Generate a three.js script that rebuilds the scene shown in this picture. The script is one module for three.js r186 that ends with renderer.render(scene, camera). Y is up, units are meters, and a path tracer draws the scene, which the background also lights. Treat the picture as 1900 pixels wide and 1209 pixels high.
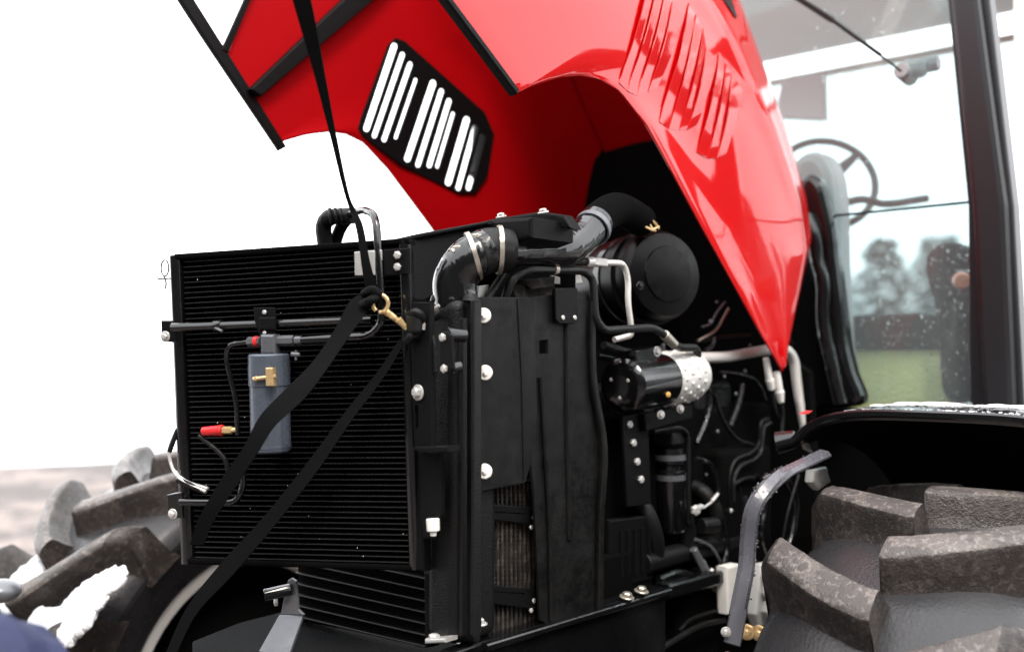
import * as THREE from 'three';
import { mergeGeometries, mergeVertices, toCreasedNormals } from 'three/addons/utils/BufferGeometryUtils.js';
import { ImprovedNoise } from 'three/addons/math/ImprovedNoise.js';
import { RoundedBoxGeometry } from 'three/addons/geometries/RoundedBoxGeometry.js';
import { Brush, Evaluator, SUBTRACTION } from 'three-bvh-csg';

// ------------------------------------------------------------------ camera, sky, sun, exposure
const scene = new THREE.Scene();
const camera = new THREE.PerspectiveCamera(34.7, 1024 / 651, 0.05, 400);
const YAW = THREE.MathUtils.degToRad(41.3), PITCH = THREE.MathUtils.degToRad(1.64);
camera.position.set(1.558, 1.5, 0);
camera.rotation.set(PITCH, YAW, 0, 'YXZ');
camera.focus = 1.85;
camera.userData.fStop = 1.9;
camera.updateMatrixWorld(true);
camera.updateProjectionMatrix();

const skyTex = (() => {
  const w = 64, h = 32, d = new Float32Array(w * h * 4);
  for (let j = 0; j < h; j++) for (let i = 0; i < w; i++) {
    const el = (j + 0.5) / h * 2 - 1, up = Math.max(0, el);      // row 0 is the nadir
    const v = 0.86 + 0.26 * up, k = (j * w + i) * 4;
    d[k] = v * 0.985; d[k + 1] = v * 0.995; d[k + 2] = v * 1.02; d[k + 3] = 1;
  }
  const t = new THREE.DataTexture(d, w, h, THREE.RGBAFormat, THREE.FloatType);
  t.mapping = THREE.EquirectangularReflectionMapping; t.magFilter = t.minFilter = THREE.LinearFilter; t.needsUpdate = true;
  return t;
})();
scene.background = skyTex; scene.environment = skyTex; scene.environmentIntensity = 1;
const sun = new THREE.DirectionalLight(0xfff4e8, 0.8);
sun.position.set(5, 9, 1.5); sun.target.position.set(0, 1, -1.8);
sun.castShadow = true; sun.shadow.radius = 30; sun.shadow.mapSize.set(2048, 2048);
Object.assign(sun.shadow.camera, { left: -6, right: 6, top: 6, bottom: -6, near: 0.5, far: 30 });
scene.add(sun, sun.target);
const renderer = new THREE.WebGLRenderer({ antialias: true });
renderer.setSize(1024, 651);
renderer.toneMapping = THREE.LinearToneMapping;
renderer.toneMappingExposure = 4.0;
renderer.shadowMap.enabled = true;

// ------------------------------------------------------------------ helpers
const V = (x, y, z) => new THREE.Vector3(x, y, z);
let seed = 7;
const rnd = () => { seed = (seed * 1664525 + 1013904223) >>> 0; return seed / 4294967296; };
const noise = new ImprovedNoise();
const fbm = (x, y, z, o = 4) => { let a = 0, s = 1, f = 1; for (let i = 0; i < o; i++) { a += s * noise.noise(x * f, y * f, z * f); s *= 0.5; f *= 2.03; } return a; };
const smooth = (a, b, x) => { const t = Math.min(1, Math.max(0, (x - a) / (b - a))); return t * t * (3 - 2 * t); };
const lerp = (a, b, t) => a + (b - a) * t;

// measuring: where a sight line of the photograph meets a real plane of the tractor
const sight = (px, py) => V(px / 1900 * 2 - 1, 1 - py / 1209 * 2, 0.5).unproject(camera).sub(camera.position).normalize();
const meet = (px, py, pl, off = 0) => {
  const d = sight(px, py), o = pl.o.clone().addScaledVector(pl.n, off);
  return camera.position.clone().addScaledVector(d, o.sub(camera.position).dot(pl.n) / d.dot(pl.n));
};
const XP = x => ({ o: V(x, 0, 0), n: V(1, 0, 0) });            // plane across the tractor's width
const RP = r => ({ o: V(0, 0, -r), n: V(0, 0, 1) });           // plane at a distance back from the nose
const onX = (px, py, x) => meet(px, py, XP(x));
const onR = (px, py, r) => meet(px, py, RP(r));
const camDir = V(0, 0, -1).transformDirection(camera.matrixWorld);
const deep = (px, py, t) => { const d = sight(px, py); return camera.position.clone().addScaledVector(d, t / d.dot(camDir)); };

function boxUV(g) {                                           // uv in metres from the dominant axis
  if (g.index) g = g.toNonIndexed();
  const p = g.attributes.position, n = g.attributes.normal, uv = new Float32Array(p.count * 2);
  for (let i = 0; i < p.count; i += 3) {
    let nx = 0, ny = 0, nz = 0;
    for (let k = 0; k < 3; k++) { nx += Math.abs(n.getX(i + k)); ny += Math.abs(n.getY(i + k)); nz += Math.abs(n.getZ(i + k)); }
    for (let k = 0; k < 3; k++) {
      const x = p.getX(i + k), y = p.getY(i + k), z = p.getZ(i + k);
      const [a, b] = nx >= ny && nx >= nz ? [z, y] : ny >= nz ? [x, z] : [x, y];
      uv[(i + k) * 2] = a; uv[(i + k) * 2 + 1] = b;
    }
  }
  g.setAttribute('uv', new THREE.BufferAttribute(uv, 2));
  return g;
}
const clean = (g, colour) => {
  for (const k of Object.keys(g.attributes)) if (!['position', 'normal', 'uv', colour === true ? 'color' : 'uv'].includes(k)) g.deleteAttribute(k);
  if (!g.attributes.normal) g.computeVertexNormals();
  return boxUV(g);
};
const counts = new Map();
const numbered = n => { const c = counts.get(n) || 0; counts.set(n, c + 1); return c ? `${n}_${String(c).padStart(3, '0')}` : n; };
function mesh(name, geos, mat, parent, label) {
  let root = parent; while (root && root.parent && root.parent !== scene) root = root.parent;
  const list = (Array.isArray(geos) ? geos : [geos]).map(g => clean(g));
  const g = list.length > 1 ? mergeGeometries(list) : list[0];
  if (root && root !== scene) g.translate(-root.position.x, -root.position.y, -root.position.z);
  const m = new THREE.Mesh(g, mat);
  m.name = numbered(name); m.castShadow = m.receiveShadow = true;
  if (label) m.userData.label = label;
  (parent || scene).add(m);
  return m;
}
function thing(name, label, category, pos, group) {
  const o = new THREE.Group(); o.name = numbered(name); o.position.copy(pos); scene.add(o);
  o.userData = { label, category }; if (group) o.userData.group = group;
  return o;
}
const structure = (name, geos, mat) => { const m = mesh(name, geos, mat, scene); m.userData.kind = 'structure'; return m; };

// shapes
function frame(n) { const u = Math.abs(n.y) > 0.95 ? V(1, 0, 0) : V(0, 1, 0).cross(n).normalize(); return [u, n.clone().cross(u).normalize()]; }
const soft = (px, n = 4) => { const c = new THREE.CatmullRomCurve3(px.map(([x, y]) => V(x, y, 0)), true, 'centripetal'); return c.getPoints(px.length * n).slice(0, -1).map(p => [p.x, p.y]); };
function plate(pts, n, th, bev = 0.001, holes = []) {          // polygon of points on a plane, thickness behind it
  n = n.clone().normalize();
  const [u, v] = frame(n), o = pts[0], f = p => { const d = p.clone().sub(o); return new THREE.Vector2(d.dot(u), d.dot(v)); };
  const sh = new THREE.Shape(pts.map(f));
  for (const h of holes) sh.holes.push(new THREE.Path(h.map(f)));
  const g = new THREE.ExtrudeGeometry(sh, { depth: Math.max(1e-4, th - 2 * bev), bevelEnabled: bev > 0, bevelThickness: bev, bevelSize: bev, bevelOffset: -bev, bevelSegments: 2, curveSegments: 6 });
  g.translate(0, 0, -th + bev);
  g.applyMatrix4(new THREE.Matrix4().makeBasis(u, v, n).setPosition(o));
  return g;
}
const plateP = (px, pl, th, bev, holes = [], off = 0) => plate(px.map(([x, y]) => meet(x, y, pl, off)), pl.n, th, bev, holes.map(h => h.map(([x, y]) => meet(x, y, pl, off))));
function bend(pts, r) {                                         // polyline with rounded corners
  const out = [pts[0].clone()];
  for (let i = 1; i < pts.length - 1; i++) {
    const a = pts[i - 1], b = pts[i], c = pts[i + 1];
    const d = Math.min(r, a.distanceTo(b) * 0.48, b.distanceTo(c) * 0.48);
    const p = b.clone().add(a.clone().sub(b).setLength(d)), q = b.clone().add(c.clone().sub(b).setLength(d));
    for (let k = 0; k <= 6; k++) { const t = k / 6; out.push(p.clone().multiplyScalar((1 - t) ** 2).addScaledVector(b, 2 * t * (1 - t)).addScaledVector(q, t * t)); }
  }
  out.push(pts[pts.length - 1].clone());
  return out.filter((p, i) => !i || p.distanceTo(out[i - 1]) > 1e-5);
}
const curve = (pts, n = 40) => new THREE.CatmullRomCurve3(pts, false, 'centripetal').getPoints(n);
function sweep(pts, prof, hint) {                               // prof: array of [a,b] or function(t) -> array
  const pos = [], idx = [], N = pts.length; let side = null, m;
  for (let i = 0; i < N; i++) {
    const t = pts[Math.min(N - 1, i + 1)].clone().sub(pts[Math.max(0, i - 1)]).normalize();
    if (!side) { side = (hint ? hint.clone() : Math.abs(t.y) < 0.9 ? V(0, 1, 0) : V(1, 0, 0)); }
    else if (hint) side = hint.clone();
    side.addScaledVector(t, -side.dot(t)).normalize();
    const up = t.clone().cross(side);
    const pr = typeof prof === 'function' ? prof(i / (N - 1)) : prof; m = pr.length;
    for (const [a, b] of pr) { const p = pts[i].clone().addScaledVector(side, a).addScaledVector(up, b); pos.push(p.x, p.y, p.z); }
  }
  for (let i = 0; i < N - 1; i++) for (let k = 0; k < m; k++) {
    const a = i * m + k, b = i * m + (k + 1) % m, c = a + m, d = b + m;
    idx.push(a, b, c, b, d, c);
  }
  for (let k = 1; k < m - 1; k++) { idx.push(0, k + 1, k); const e = (N - 1) * m; idx.push(e, e + k, e + k + 1); }
  let g = new THREE.BufferGeometry(); g.setAttribute('position', new THREE.Float32BufferAttribute(pos, 3)); g.setIndex(idx);
  return toCreasedNormals(g, 0.7);
}
const ring = (r, n = 12) => Array.from({ length: n }, (_, i) => [r * Math.cos(i / n * 2 * Math.PI), r * Math.sin(i / n * 2 * Math.PI)]);
const rect = (w, h, c = 0.15) => { const a = w / 2, b = h / 2, e = Math.min(a, b) * c; return [[a, -b + e], [a, b - e], [a - e, b], [-a + e, b], [-a, b - e], [-a, -b + e], [-a + e, -b], [a - e, -b]]; };
const tube = (pts, r, br = 0.03, n = 12) => sweep(bend(pts, br), ring(r, n));
const hose = (pts, r, n = 12, k = 48) => sweep(curve(pts, k), typeof r === 'function' ? t => ring(r(t), n) : ring(r, n));
function cyl(a, b, r1, r2 = r1, n = 24, bev = 0.1) {             // chamfered cylinder between points
  const L = a.distanceTo(b), e = Math.min(r1 * bev, L * 0.3);
  const g = new THREE.LatheGeometry([[0, 0], [r1 - e, 0], [r1, e], [r2, L - e], [r2 - e, L], [0, L]].map(([x, y]) => new THREE.Vector2(Math.max(x, 1e-5), y)), n);
  g.applyQuaternion(new THREE.Quaternion().setFromUnitVectors(V(0, 1, 0), b.clone().sub(a).normalize())).translate(a.x, a.y, a.z);
  return toCreasedNormals(g, 0.6);
}
function lathe(a, dir, prof, n = 32) {
  const g = new THREE.LatheGeometry(prof.map(([x, y]) => new THREE.Vector2(Math.max(x, 1e-5), y)), n);
  g.applyQuaternion(new THREE.Quaternion().setFromUnitVectors(V(0, 1, 0), dir.clone().normalize())).translate(a.x, a.y, a.z);
  return toCreasedNormals(g, 0.6);
}
function bolt(p, n, r, washer = true) {                          // hex head with a washer
  n = n.clone().normalize(); const out = [];
  if (washer) out.push(cyl(p.clone().addScaledVector(n, -0.001), p.clone().addScaledVector(n, r * 0.28), r * 1.55, r * 1.55, 20, 0.12));
  const q = p.clone().addScaledVector(n, washer ? r * 0.27 : -0.001);
  out.push(cyl(q, q.clone().addScaledVector(n, r * 0.75), r, r, 6, 0.14));
  out.push(cyl(q.clone().addScaledVector(n, r * 0.7), q.clone().addScaledVector(n, r * 0.85), r * 0.66, r * 0.6, 14, 0.2));
  return out;
}
function rbox(c, s, r = 0.003, rot) { const g = new RoundedBoxGeometry(s.x, s.y, s.z, 2, Math.min(r, s.x * 0.45, s.y * 0.45, s.z * 0.45)); if (rot) g.applyQuaternion(rot); g.translate(c.x, c.y, c.z); return g; }
function span(x0, x1, y0, y1, r0, r1, r = 0.004) { return rbox(V((x0 + x1) / 2, (y0 + y1) / 2, -(r0 + r1) / 2), V(Math.abs(x1 - x0), Math.abs(y1 - y0), Math.abs(r1 - r0)), r); }
function strip(L, R, th) {                                       // a band between two edges, with thickness
  const N = L.length, pos = [], idx = [];
  for (let i = 0; i < N; i++) {
    const a = Math.max(0, i - 1), b = Math.min(N - 1, i + 1);
    const n = L[b].clone().sub(L[a]).cross(R[i].clone().sub(L[i])).normalize().multiplyScalar(th / 2);
    for (const p of [L[i].clone().add(n), R[i].clone().add(n), R[i].clone().sub(n), L[i].clone().sub(n)]) pos.push(p.x, p.y, p.z);
  }
  for (let i = 0; i < N - 1; i++) for (let k = 0; k < 4; k++) { const a = i * 4 + k, b = i * 4 + (k + 1) % 4; idx.push(a, a + 4, b, b, a + 4, b + 4); }
  const e = (N - 1) * 4; idx.push(0, 1, 2, 0, 2, 3, e, e + 2, e + 1, e, e + 3, e + 2);
  const g = new THREE.BufferGeometry(); g.setAttribute('position', new THREE.Float32BufferAttribute(pos, 3)); g.setIndex(idx);
  return toCreasedNormals(g, 0.6);
}

// ------------------------------------------------------------------ materials
function tex(n, fn, srgb) {                                      // tiling texture, fn(u, v) -> [r, g, b] in 0..1
  const d = new Uint8Array(n * n * 4);
  for (let j = 0; j < n; j++) for (let i = 0; i < n; i++) {
    const c = fn(i / n, j / n), k = (j * n + i) * 4;
    for (let q = 0; q < 3; q++) d[k + q] = Math.max(0, Math.min(255, c[q] * 255));
    d[k + 3] = 255;
  }
  const t = new THREE.DataTexture(d, n, n); t.wrapS = t.wrapT = THREE.RepeatWrapping; t.magFilter = THREE.LinearFilter; t.minFilter = THREE.LinearMipmapLinearFilter; t.generateMipmaps = true;
  if (srgb) t.colorSpace = THREE.SRGBColorSpace; t.needsUpdate = true; return t;
}
const rep = (t, s) => { const c = t.clone(); c.repeat.set(s, s); c.needsUpdate = true; return c; };
const hash = (x, y, z) => { let h = Math.imul(x, 374761393) + Math.imul(y, 668265263) + Math.imul(z, 2147483647 ^ 0x5bd1e995); h = Math.imul(h ^ (h >>> 13), 1274126177); h ^= h >>> 16; return (h >>> 0) / 4294967296; };
const perl = (u, v, n, z) => {                                   // periodic gradient noise, n cells per tile
  const x = u * n, y = v * n, xi = Math.floor(x), yi = Math.floor(y), fx = x - xi, fy = y - yi;
  const g = (a, b) => { const t = hash(((xi + a) % n + n) % n, ((yi + b) % n + n) % n, z) * 6.2831853; return Math.cos(t) * (fx - a) + Math.sin(t) * (fy - b); };
  const w = t => t * t * t * (t * (t * 6 - 15) + 10), sx = w(fx), sy = w(fy);
  return 1.5 * lerp(lerp(g(0, 0), g(1, 0), sx), lerp(g(0, 1), g(1, 1), sx), sy);
};
const tn = (u, v, f, o, z) => { let r = 0, k = 1, n = Math.max(2, Math.round(f * 3)); for (let i = 0; i < o; i++) { r += k * perl(u, v, n, z * 7 + i); k *= 0.55; n *= 2; } return r; };
const grime = tex(512, (u, v) => { const g = tn(u, v, 1.2, 5, 0) * 0.5 + 0.5, f = tn(u, v, 9, 3, 5) * 0.5 + 0.5, k = 0.45 + 0.35 * g + 0.25 * (f - 0.5); return [k, k, k]; });
const fineBump = tex(512, (u, v) => { const k = 0.5 + 0.3 * tn(u, v, 14, 3, 2) + 0.2 * (tn(u, v, 40, 1, 9)); return [k, k, k]; });
const mudMap = tex(512, (u, v) => {
  const g = tn(u, v, 1.6, 5, 3), f = tn(u, v, 10, 3, 8), m = smooth(-0.25, 0.35, g + 0.35 * f), s = smooth(0.28, 0.55, f + g * 0.3);
  const a = [0.30, 0.285, 0.276], b = [0.375, 0.352, 0.338], c = [0.54, 0.515, 0.50];
  return a.map((x, i) => lerp(lerp(x, b[i], m), c[i], s * 0.45));
}, true);
const speckMap = tex(512, (u, v) => {                            // dust specks and dried splashes on black paint
  const f = tn(u, v, 22, 2, 4), g = tn(u, v, 2, 4, 1), s = smooth(0.52, 0.66, f), k = 0.055 + 0.03 * g + s * 0.035;
  return [k * 1.02, k, k * 0.98];
}, true);
const redMap = tex(1024, (u, v) => { const f = tn(u, v, 60, 1, 12) + 0.25 * tn(u, v, 3, 3, 4), k = smooth(0.86, 0.95, f) * 0.75; return [lerp(0.745, 0.12, k), lerp(0.008, 0.03, k), lerp(0.02, 0.03, k)]; }, true);
const rustMap = tex(256, (u, v) => { const g = tn(u, v, 3, 5, 6), m = smooth(-0.2, 0.5, g); return [lerp(0.15, 0.25, m), lerp(0.14, 0.23, m), lerp(0.132, 0.215, m)]; }, true);
const std = o => new THREE.MeshStandardMaterial(o);
const phys = o => new THREE.MeshPhysicalMaterial(o);
const lin = (r, g, b) => new THREE.Color().setRGB(r, g, b);
const M = {
  black: phys({ color: 0xffffff, map: rep(speckMap, 4), roughness: 0.9, roughnessMap: rep(grime, 3), specularIntensity: 0.32 }),
  blackSoft: phys({ color: lin(0.0045, 0.0045, 0.0048), roughness: 0.5, specularIntensity: 0.18, bumpMap: rep(fineBump, 6), bumpScale: 0.0004 }),
  blackGloss: phys({ color: lin(0.004, 0.004, 0.0045), roughness: 0.3, roughnessMap: rep(grime, 4), specularIntensity: 0.9, clearcoat: 0.3, clearcoatRoughness: 0.15 }),
  cast: phys({ color: lin(0.006, 0.006, 0.0062), roughness: 0.4, specularIntensity: 0.42, bumpMap: rep(fineBump, 8), bumpScale: 0.0008 }),
  void: phys({ color: lin(0.0022, 0.0022, 0.0022), roughness: 0.9, specularIntensity: 0.08 }),
  rubber: phys({ color: lin(0.006, 0.006, 0.006), roughness: 0.5, specularIntensity: 0.45 }),
  fin: phys({ color: lin(0.006, 0.006, 0.006), roughness: 0.5, specularIntensity: 0.35 }),
  core: phys({ color: 0xffffff, map: rep(rustMap, 6), roughness: 0.85, specularIntensity: 0.3 }),
  zinc: std({ color: lin(0.52, 0.51, 0.49), metalness: 0.35, roughness: 0.34, roughnessMap: rep(grime, 9) }),
  white: std({ color: lin(0.72, 0.70, 0.66), roughness: 0.55 }),
  alu: std({ color: lin(0.62, 0.6, 0.57), metalness: 0.55, roughness: 0.6, bumpMap: rep(fineBump, 7), bumpScale: 0.0012 }),
  brass: std({ color: lin(0.62, 0.44, 0.22), metalness: 0.5, roughness: 0.34, roughnessMap: rep(grime, 9) }),
  clamp: std({ color: lin(0.42, 0.385, 0.33), metalness: 0.7, roughness: 0.36 }),
  drier: phys({ color: lin(0.08, 0.096, 0.122), metalness: 0.3, roughness: 0.5, roughnessMap: rep(grime, 8), bumpMap: rep(fineBump, 8), bumpScale: 0.0003 }),
  steel: phys({ color: lin(0.12, 0.124, 0.135), metalness: 0.4, roughness: 0.55, roughnessMap: rep(grime, 5) }),
  red: phys({ color: 0xffffff, map: rep(redMap, 2.5), roughness: 0.45, specularIntensity: 0.06, clearcoat: 1, clearcoatRoughness: 0.04 }),
  redShaded: phys({ color: lin(0.33, 0.0009, 0.003), roughness: 0.6, specularIntensity: 0.12 }),  // same red paint, darkened to stand for shade inside the hood
  redCap: std({ color: lin(0.60, 0.012, 0.014), roughness: 0.45 }),
  seal: phys({ color: lin(0.003, 0.0032, 0.0035), roughness: 0.45, specularIntensity: 0.25, bumpMap: rep(fineBump, 12), bumpScale: 0.0008 }),
  web: phys({ color: lin(0.003, 0.003, 0.0032), roughness: 0.75, specularIntensity: 0.2, bumpMap: tex(64, (u, v) => { const k = 0.5 + 0.5 * Math.sin(u * 8 * Math.PI * 2) * Math.sin(v * 8 * Math.PI * 2); return [k, k, k]; }), bumpScale: 0.0006 }),
  tyre: phys({ color: 0xffffff, vertexColors: true, map: rep(mudMap, 3.1), roughness: 0.62, roughnessMap: rep(grime, 4), bumpMap: rep(fineBump, 5), bumpScale: 0.0013, specularIntensity: 0.6 }),
  tyreBase: phys({ color: lin(0.024, 0.0235, 0.025), roughness: 0.5, roughnessMap: rep(grime, 4), bumpMap: rep(fineBump, 4), bumpScale: 0.0006, specularIntensity: 0.7 }),
  snow: std({ color: lin(0.86, 0.88, 0.90), roughness: 0.8, bumpMap: rep(fineBump, 6), bumpScale: 0.006 }),
  rim: std({ color: lin(0.74, 0.73, 0.70), roughness: 0.45 }),
  glassRear: phys({ color: lin(0.74, 0.785, 0.785), roughness: 0.02, transmission: 1, thickness: 0, ior: 1.5 }),
  glass: phys({ color: 0xffffff, roughness: 0.02, transmission: 1, thickness: 0, ior: 1.5 }),
  lining: std({ color: lin(0.78, 0.80, 0.81), roughness: 0.9 }),
  greyPlastic: phys({ color: lin(0.26, 0.265, 0.27), roughness: 0.55 }),
  blue: std({ color: lin(0.008, 0.013, 0.05), roughness: 0.8 }),
  noseMat: phys({ color: lin(0.003, 0.0033, 0.0036), roughness: 0.8, specularIntensity: 0.12, bumpMap: rep(fineBump, 6), bumpScale: 0.002 }),
  airBox: phys({ color: lin(0.002, 0.002, 0.0022), roughness: 0.34, specularIntensity: 0.26 }),
  wheelGrip: phys({ color: lin(0.012, 0.018, 0.018), roughness: 0.6 }),
  strut: phys({ color: lin(0.085, 0.085, 0.098), roughness: 0.4, roughnessMap: rep(grime, 4), specularIntensity: 1 }),  // grey stands in for the sky sheen on a black strut
  pillar: phys({ color: lin(0.012, 0.012, 0.014), roughness: 0.38, specularIntensity: 0.9 }),
  glassDirty: phys({ color: lin(0.86, 0.93, 0.93), roughness: 0.04, transmission: 0.93, thickness: 0, ior: 1.5, specularIntensity: 0.4 }),
  drop: phys({ color: 0xffffff, roughness: 0.02, transmission: 1, thickness: 0.004, ior: 1.33 }),
};

const SNOW = [[[105, 1140], [165, 1088], [205, 1062], [222, 1075], [195, 1105], [170, 1142], [130, 1185], [92, 1172], [60, 1150]], [[12, 1100], [40, 1060], [62, 1044], [76, 1062], [45, 1100], [30, 1130], [12, 1124]]];

// ------------------------------------------------------------------ ground, snow field, added unseen shed behind the photographer
{
  const gm = std({ roughness: 0.85, map: rep(tex(512, (u, v) => { const g = tn(u, v, 1.5, 5, 1), f = tn(u, v, 9, 4, 5), k = smooth(-0.4, 0.5, g + 0.5 * f); return [lerp(0.36, 0.52, k), lerp(0.34, 0.475, k), lerp(0.33, 0.455, k)]; }, true), 0.22), bumpMap: rep(fineBump, 0.7), bumpScale: 0.03 });
  const g = new THREE.PlaneGeometry(70, 60, 70, 60); g.rotateX(-Math.PI / 2); g.translate(0, 0, -6);
  const p = g.attributes.position;
  for (let i = 0; i < p.count; i++) p.setY(i, 0.05 * fbm(p.getX(i) * 0.6, 0, p.getZ(i) * 0.6));
  g.computeVertexNormals();
  structure('ground', g, gm);
  const s = new THREE.PlaneGeometry(500, 500, 120, 120); s.rotateX(-Math.PI / 2);
  const q = s.attributes.position;
  for (let i = 0; i < q.count; i++) { const x = q.getX(i), z = q.getZ(i), dx = x - 1.5, r = Math.hypot(dx, z); q.setY(i, -0.3 + 0.62 * smooth(13.5, 19, r) + 0.12 * fbm(x * 0.08, 1, z * 0.08)); }
  s.computeVertexNormals();
  structure('snow_field', s, M.snow);
}

// ------------------------------------------------------------------ tractor
const tractor = thing('tractor', 'tractor with its red hood propped open over the black radiators and engine', 'tractor', V(0, 0, -2.2));
const part = (name, geos, mat, label, parent = tractor) => mesh(name, geos, mat, parent, label);

// ---- hood: side skins between a lower edge and the ridge, a crowned top, vents cut through
const HX = 0.375, RX = 0.27;
const lowPx = [[715, -160], [760, -97], [830, 0], [875, 60], [918, 118], [958, 172], [972, 167], [1000, 156], [1040, 144], [1080, 140], [1112, 147], [1145, 169], [1190, 232], [1240, 322], [1300, 432], [1370, 557], [1410, 630], [1445, 688]];
const low3 = lowPx.map(([x, y]) => onX(x, y, HX));
const upPx = [[1210, -360, RX], [1262, -230, RX], [1310, -110, RX], [1357, 0, RX], [1402, 130, RX], [1442, 245, RX], [1478, 362, RX + 0.01], [1491, 432, RX + 0.03], [1476, 520, RX + 0.055], [1461, 600, RX + 0.08], [1449, 668, HX - 0.005]];
const up3 = upPx.map(([x, y, X]) => onX(x, y, X));
function along(list, t) { let L = [0]; for (let i = 1; i < list.length; i++) L.push(L[i - 1] + list[i].distanceTo(list[i - 1])); const s = t * L[L.length - 1]; let i = 1; while (i < L.length - 1 && L[i] < s) i++; return list[i - 1].clone().lerp(list[i], (s - L[i - 1]) / (L[i] - L[i - 1] || 1)); }
const segs = [[low3.slice(0, 6), up3.slice(0, 3), 14], [low3.slice(5, 13), up3.slice(2, 6), 24], [low3.slice(12, 16), up3.slice(5, 8), 16], [low3.slice(15), up3.slice(7), 12]];
const stations = [];
segs.forEach(([a, b, n], k) => { for (let i = k ? 1 : 0; i <= n; i++) stations.push([along(a, i / n), along(b, i / n)]); });
const NS = 22;
function skinPoint(i, s) {
  const [a, b] = stations[i], f = i / (stations.length - 1), p = a.clone().lerp(b, s), nose = smooth(0.6, 1, f);
  p.x = b.x + (a.x - b.x) * Math.sqrt(Math.max(0, 1 - Math.pow(s, lerp(4, 3.4, nose))));
  p.x += 0.014 * Math.sin(Math.PI * s) + 0.012 * Math.exp(-Math.pow(s / 0.09, 2)) * smooth(0.35, 0.6, f) + 0.009 * smooth(0.62, 0.66, s) * (1 - smooth(0.70, 0.78, s)) * (1 - nose);
  return p;
}
function shell(th) {                                            // closed skin: outer and inner grids joined by an edge
  const nI = stations.length, pos = [], idx = [], G = [];
  for (let i = 0; i < nI; i++) { G.push([]); for (let j = 0; j <= NS; j++) G[i].push(skinPoint(i, j / NS)); }
  const nrm = (i, j) => { const A = G[Math.min(nI - 1, i + 1)][j].clone().sub(G[Math.max(0, i - 1)][j]), B = G[i][Math.min(NS, j + 1)].clone().sub(G[i][Math.max(0, j - 1)]); const n = B.cross(A).normalize(); if (n.x < 0) n.negate(); return n; };
  for (let layer = 0; layer < 2; layer++) for (let i = 0; i < nI; i++) for (let j = 0; j <= NS; j++) { const p = G[i][j].clone(); if (layer) p.addScaledVector(nrm(i, j), -th); pos.push(p.x, p.y, p.z); }
  const W = NS + 1, id = (l, i, j) => l * nI * W + i * W + j;
  const quad = (a, b, c, d) => idx.push(a, b, c, a, c, d);
  for (let i = 0; i < nI - 1; i++) for (let j = 0; j < NS; j++) { quad(id(0, i, j), id(0, i + 1, j), id(0, i + 1, j + 1), id(0, i, j + 1)); quad(id(1, i, j), id(1, i, j + 1), id(1, i + 1, j + 1), id(1, i + 1, j)); }
  for (let i = 0; i < nI - 1; i++) { quad(id(0, i, 0), id(1, i, 0), id(1, i + 1, 0), id(0, i + 1, 0)); quad(id(0, i, NS), id(0, i + 1, NS), id(1, i + 1, NS), id(1, i, NS)); }
  for (let j = 0; j < NS; j++) { quad(id(0, 0, j), id(0, 0, j + 1), id(1, 0, j + 1), id(1, 0, j)); quad(id(0, nI - 1, j), id(1, nI - 1, j), id(1, nI - 1, j + 1), id(0, nI - 1, j + 1)); }
  const g = new THREE.BufferGeometry(); g.setAttribute('position', new THREE.Float32BufferAttribute(pos, 3)); g.setIndex(idx);
  g.computeVertexNormals();
  const A = V(...pos.slice(0, 3)); void A;
  g.setAttribute('uv', new THREE.Float32BufferAttribute(new Float32Array(pos.length / 3 * 2), 2));
  return g;
}
const flipX = g => { g = g.clone(); g.scale(-1, 1, 1); const ix = g.index; if (ix) { const a = ix.array; for (let i = 0; i < a.length; i += 3) { const t = a[i]; a[i] = a[i + 1]; a[i + 1] = t; } } else { const swap = n => { const at = g.attributes[n], s = at.itemSize, b = at.array; for (let i = 0; i < at.count; i += 3) for (let k = 0; k < s; k++) { const t = b[i * s + k]; b[i * s + k] = b[(i + 1) * s + k]; b[(i + 1) * s + k] = t; } }; Object.keys(g.attributes).forEach(swap); const n = g.attributes.normal; void n; } return g; };
const ventPx = [[672, 252], [664, 238], [722, 82], [735, 70], [752, 76], [900, 208], [918, 250], [906, 326], [884, 358], [852, 359], [748, 308]];
const FX = -HX;
const vent3 = ventPx.map(([x, y]) => onX(x, y, FX));
const prism = (pts, x0, x1) => { const q = pts.map(p => V(x1, p.y, p.z)); return plate(q, V(1, 0, 0), x1 - x0, 0); };
const ev = new Evaluator(); ev.attributes = ['position', 'normal', 'uv'];
function cut(g, ...tools) { let b = new Brush(g); b.updateMatrixWorld(); for (const t of tools) { const tb = new Brush(t); tb.updateMatrixWorld(); b = ev.evaluate(b, tb, SUBTRACTION); } return b.geometry; }
const skin = shell(0.004);
const lampPx = [[352, -8], [416, 100], [428, 92], [468, -20], [500, -110], [300, -110]];
const lamp3 = lampPx.map(([x, y]) => onX(x, y, FX));
const inset = (pts, k) => { const c = pts.reduce((a, p) => a.add(p), V(0, 0, 0)).multiplyScalar(1 / pts.length); return pts.map(p => p.clone().lerp(c, k)); };
const slotPx = [[735, 78, 679, 245], [750, 95, 694, 257], [764, 113, 712, 264], [774, 143, 734, 259], [807, 147, 755, 301], [822, 163, 775, 311], [836, 181, 796, 312], [843, 206, 811, 313], [869, 215, 831, 345], [884, 230, 850, 354], [897, 246, 869, 354]];
const nearSkin = skin.clone();
const farSkin = flipX(cut(skin.clone(), prism(inset(vent3, 0.03), 0.2, 0.6), prism(lamp3, 0.2, 0.6), prism([[326, -8], [520, 279], [500, 360], [380, 360], [200, 200], [180, -250], [262, -105]].map(([x, y]) => onX(x, y, FX)), 0.2, 0.6)));
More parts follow.
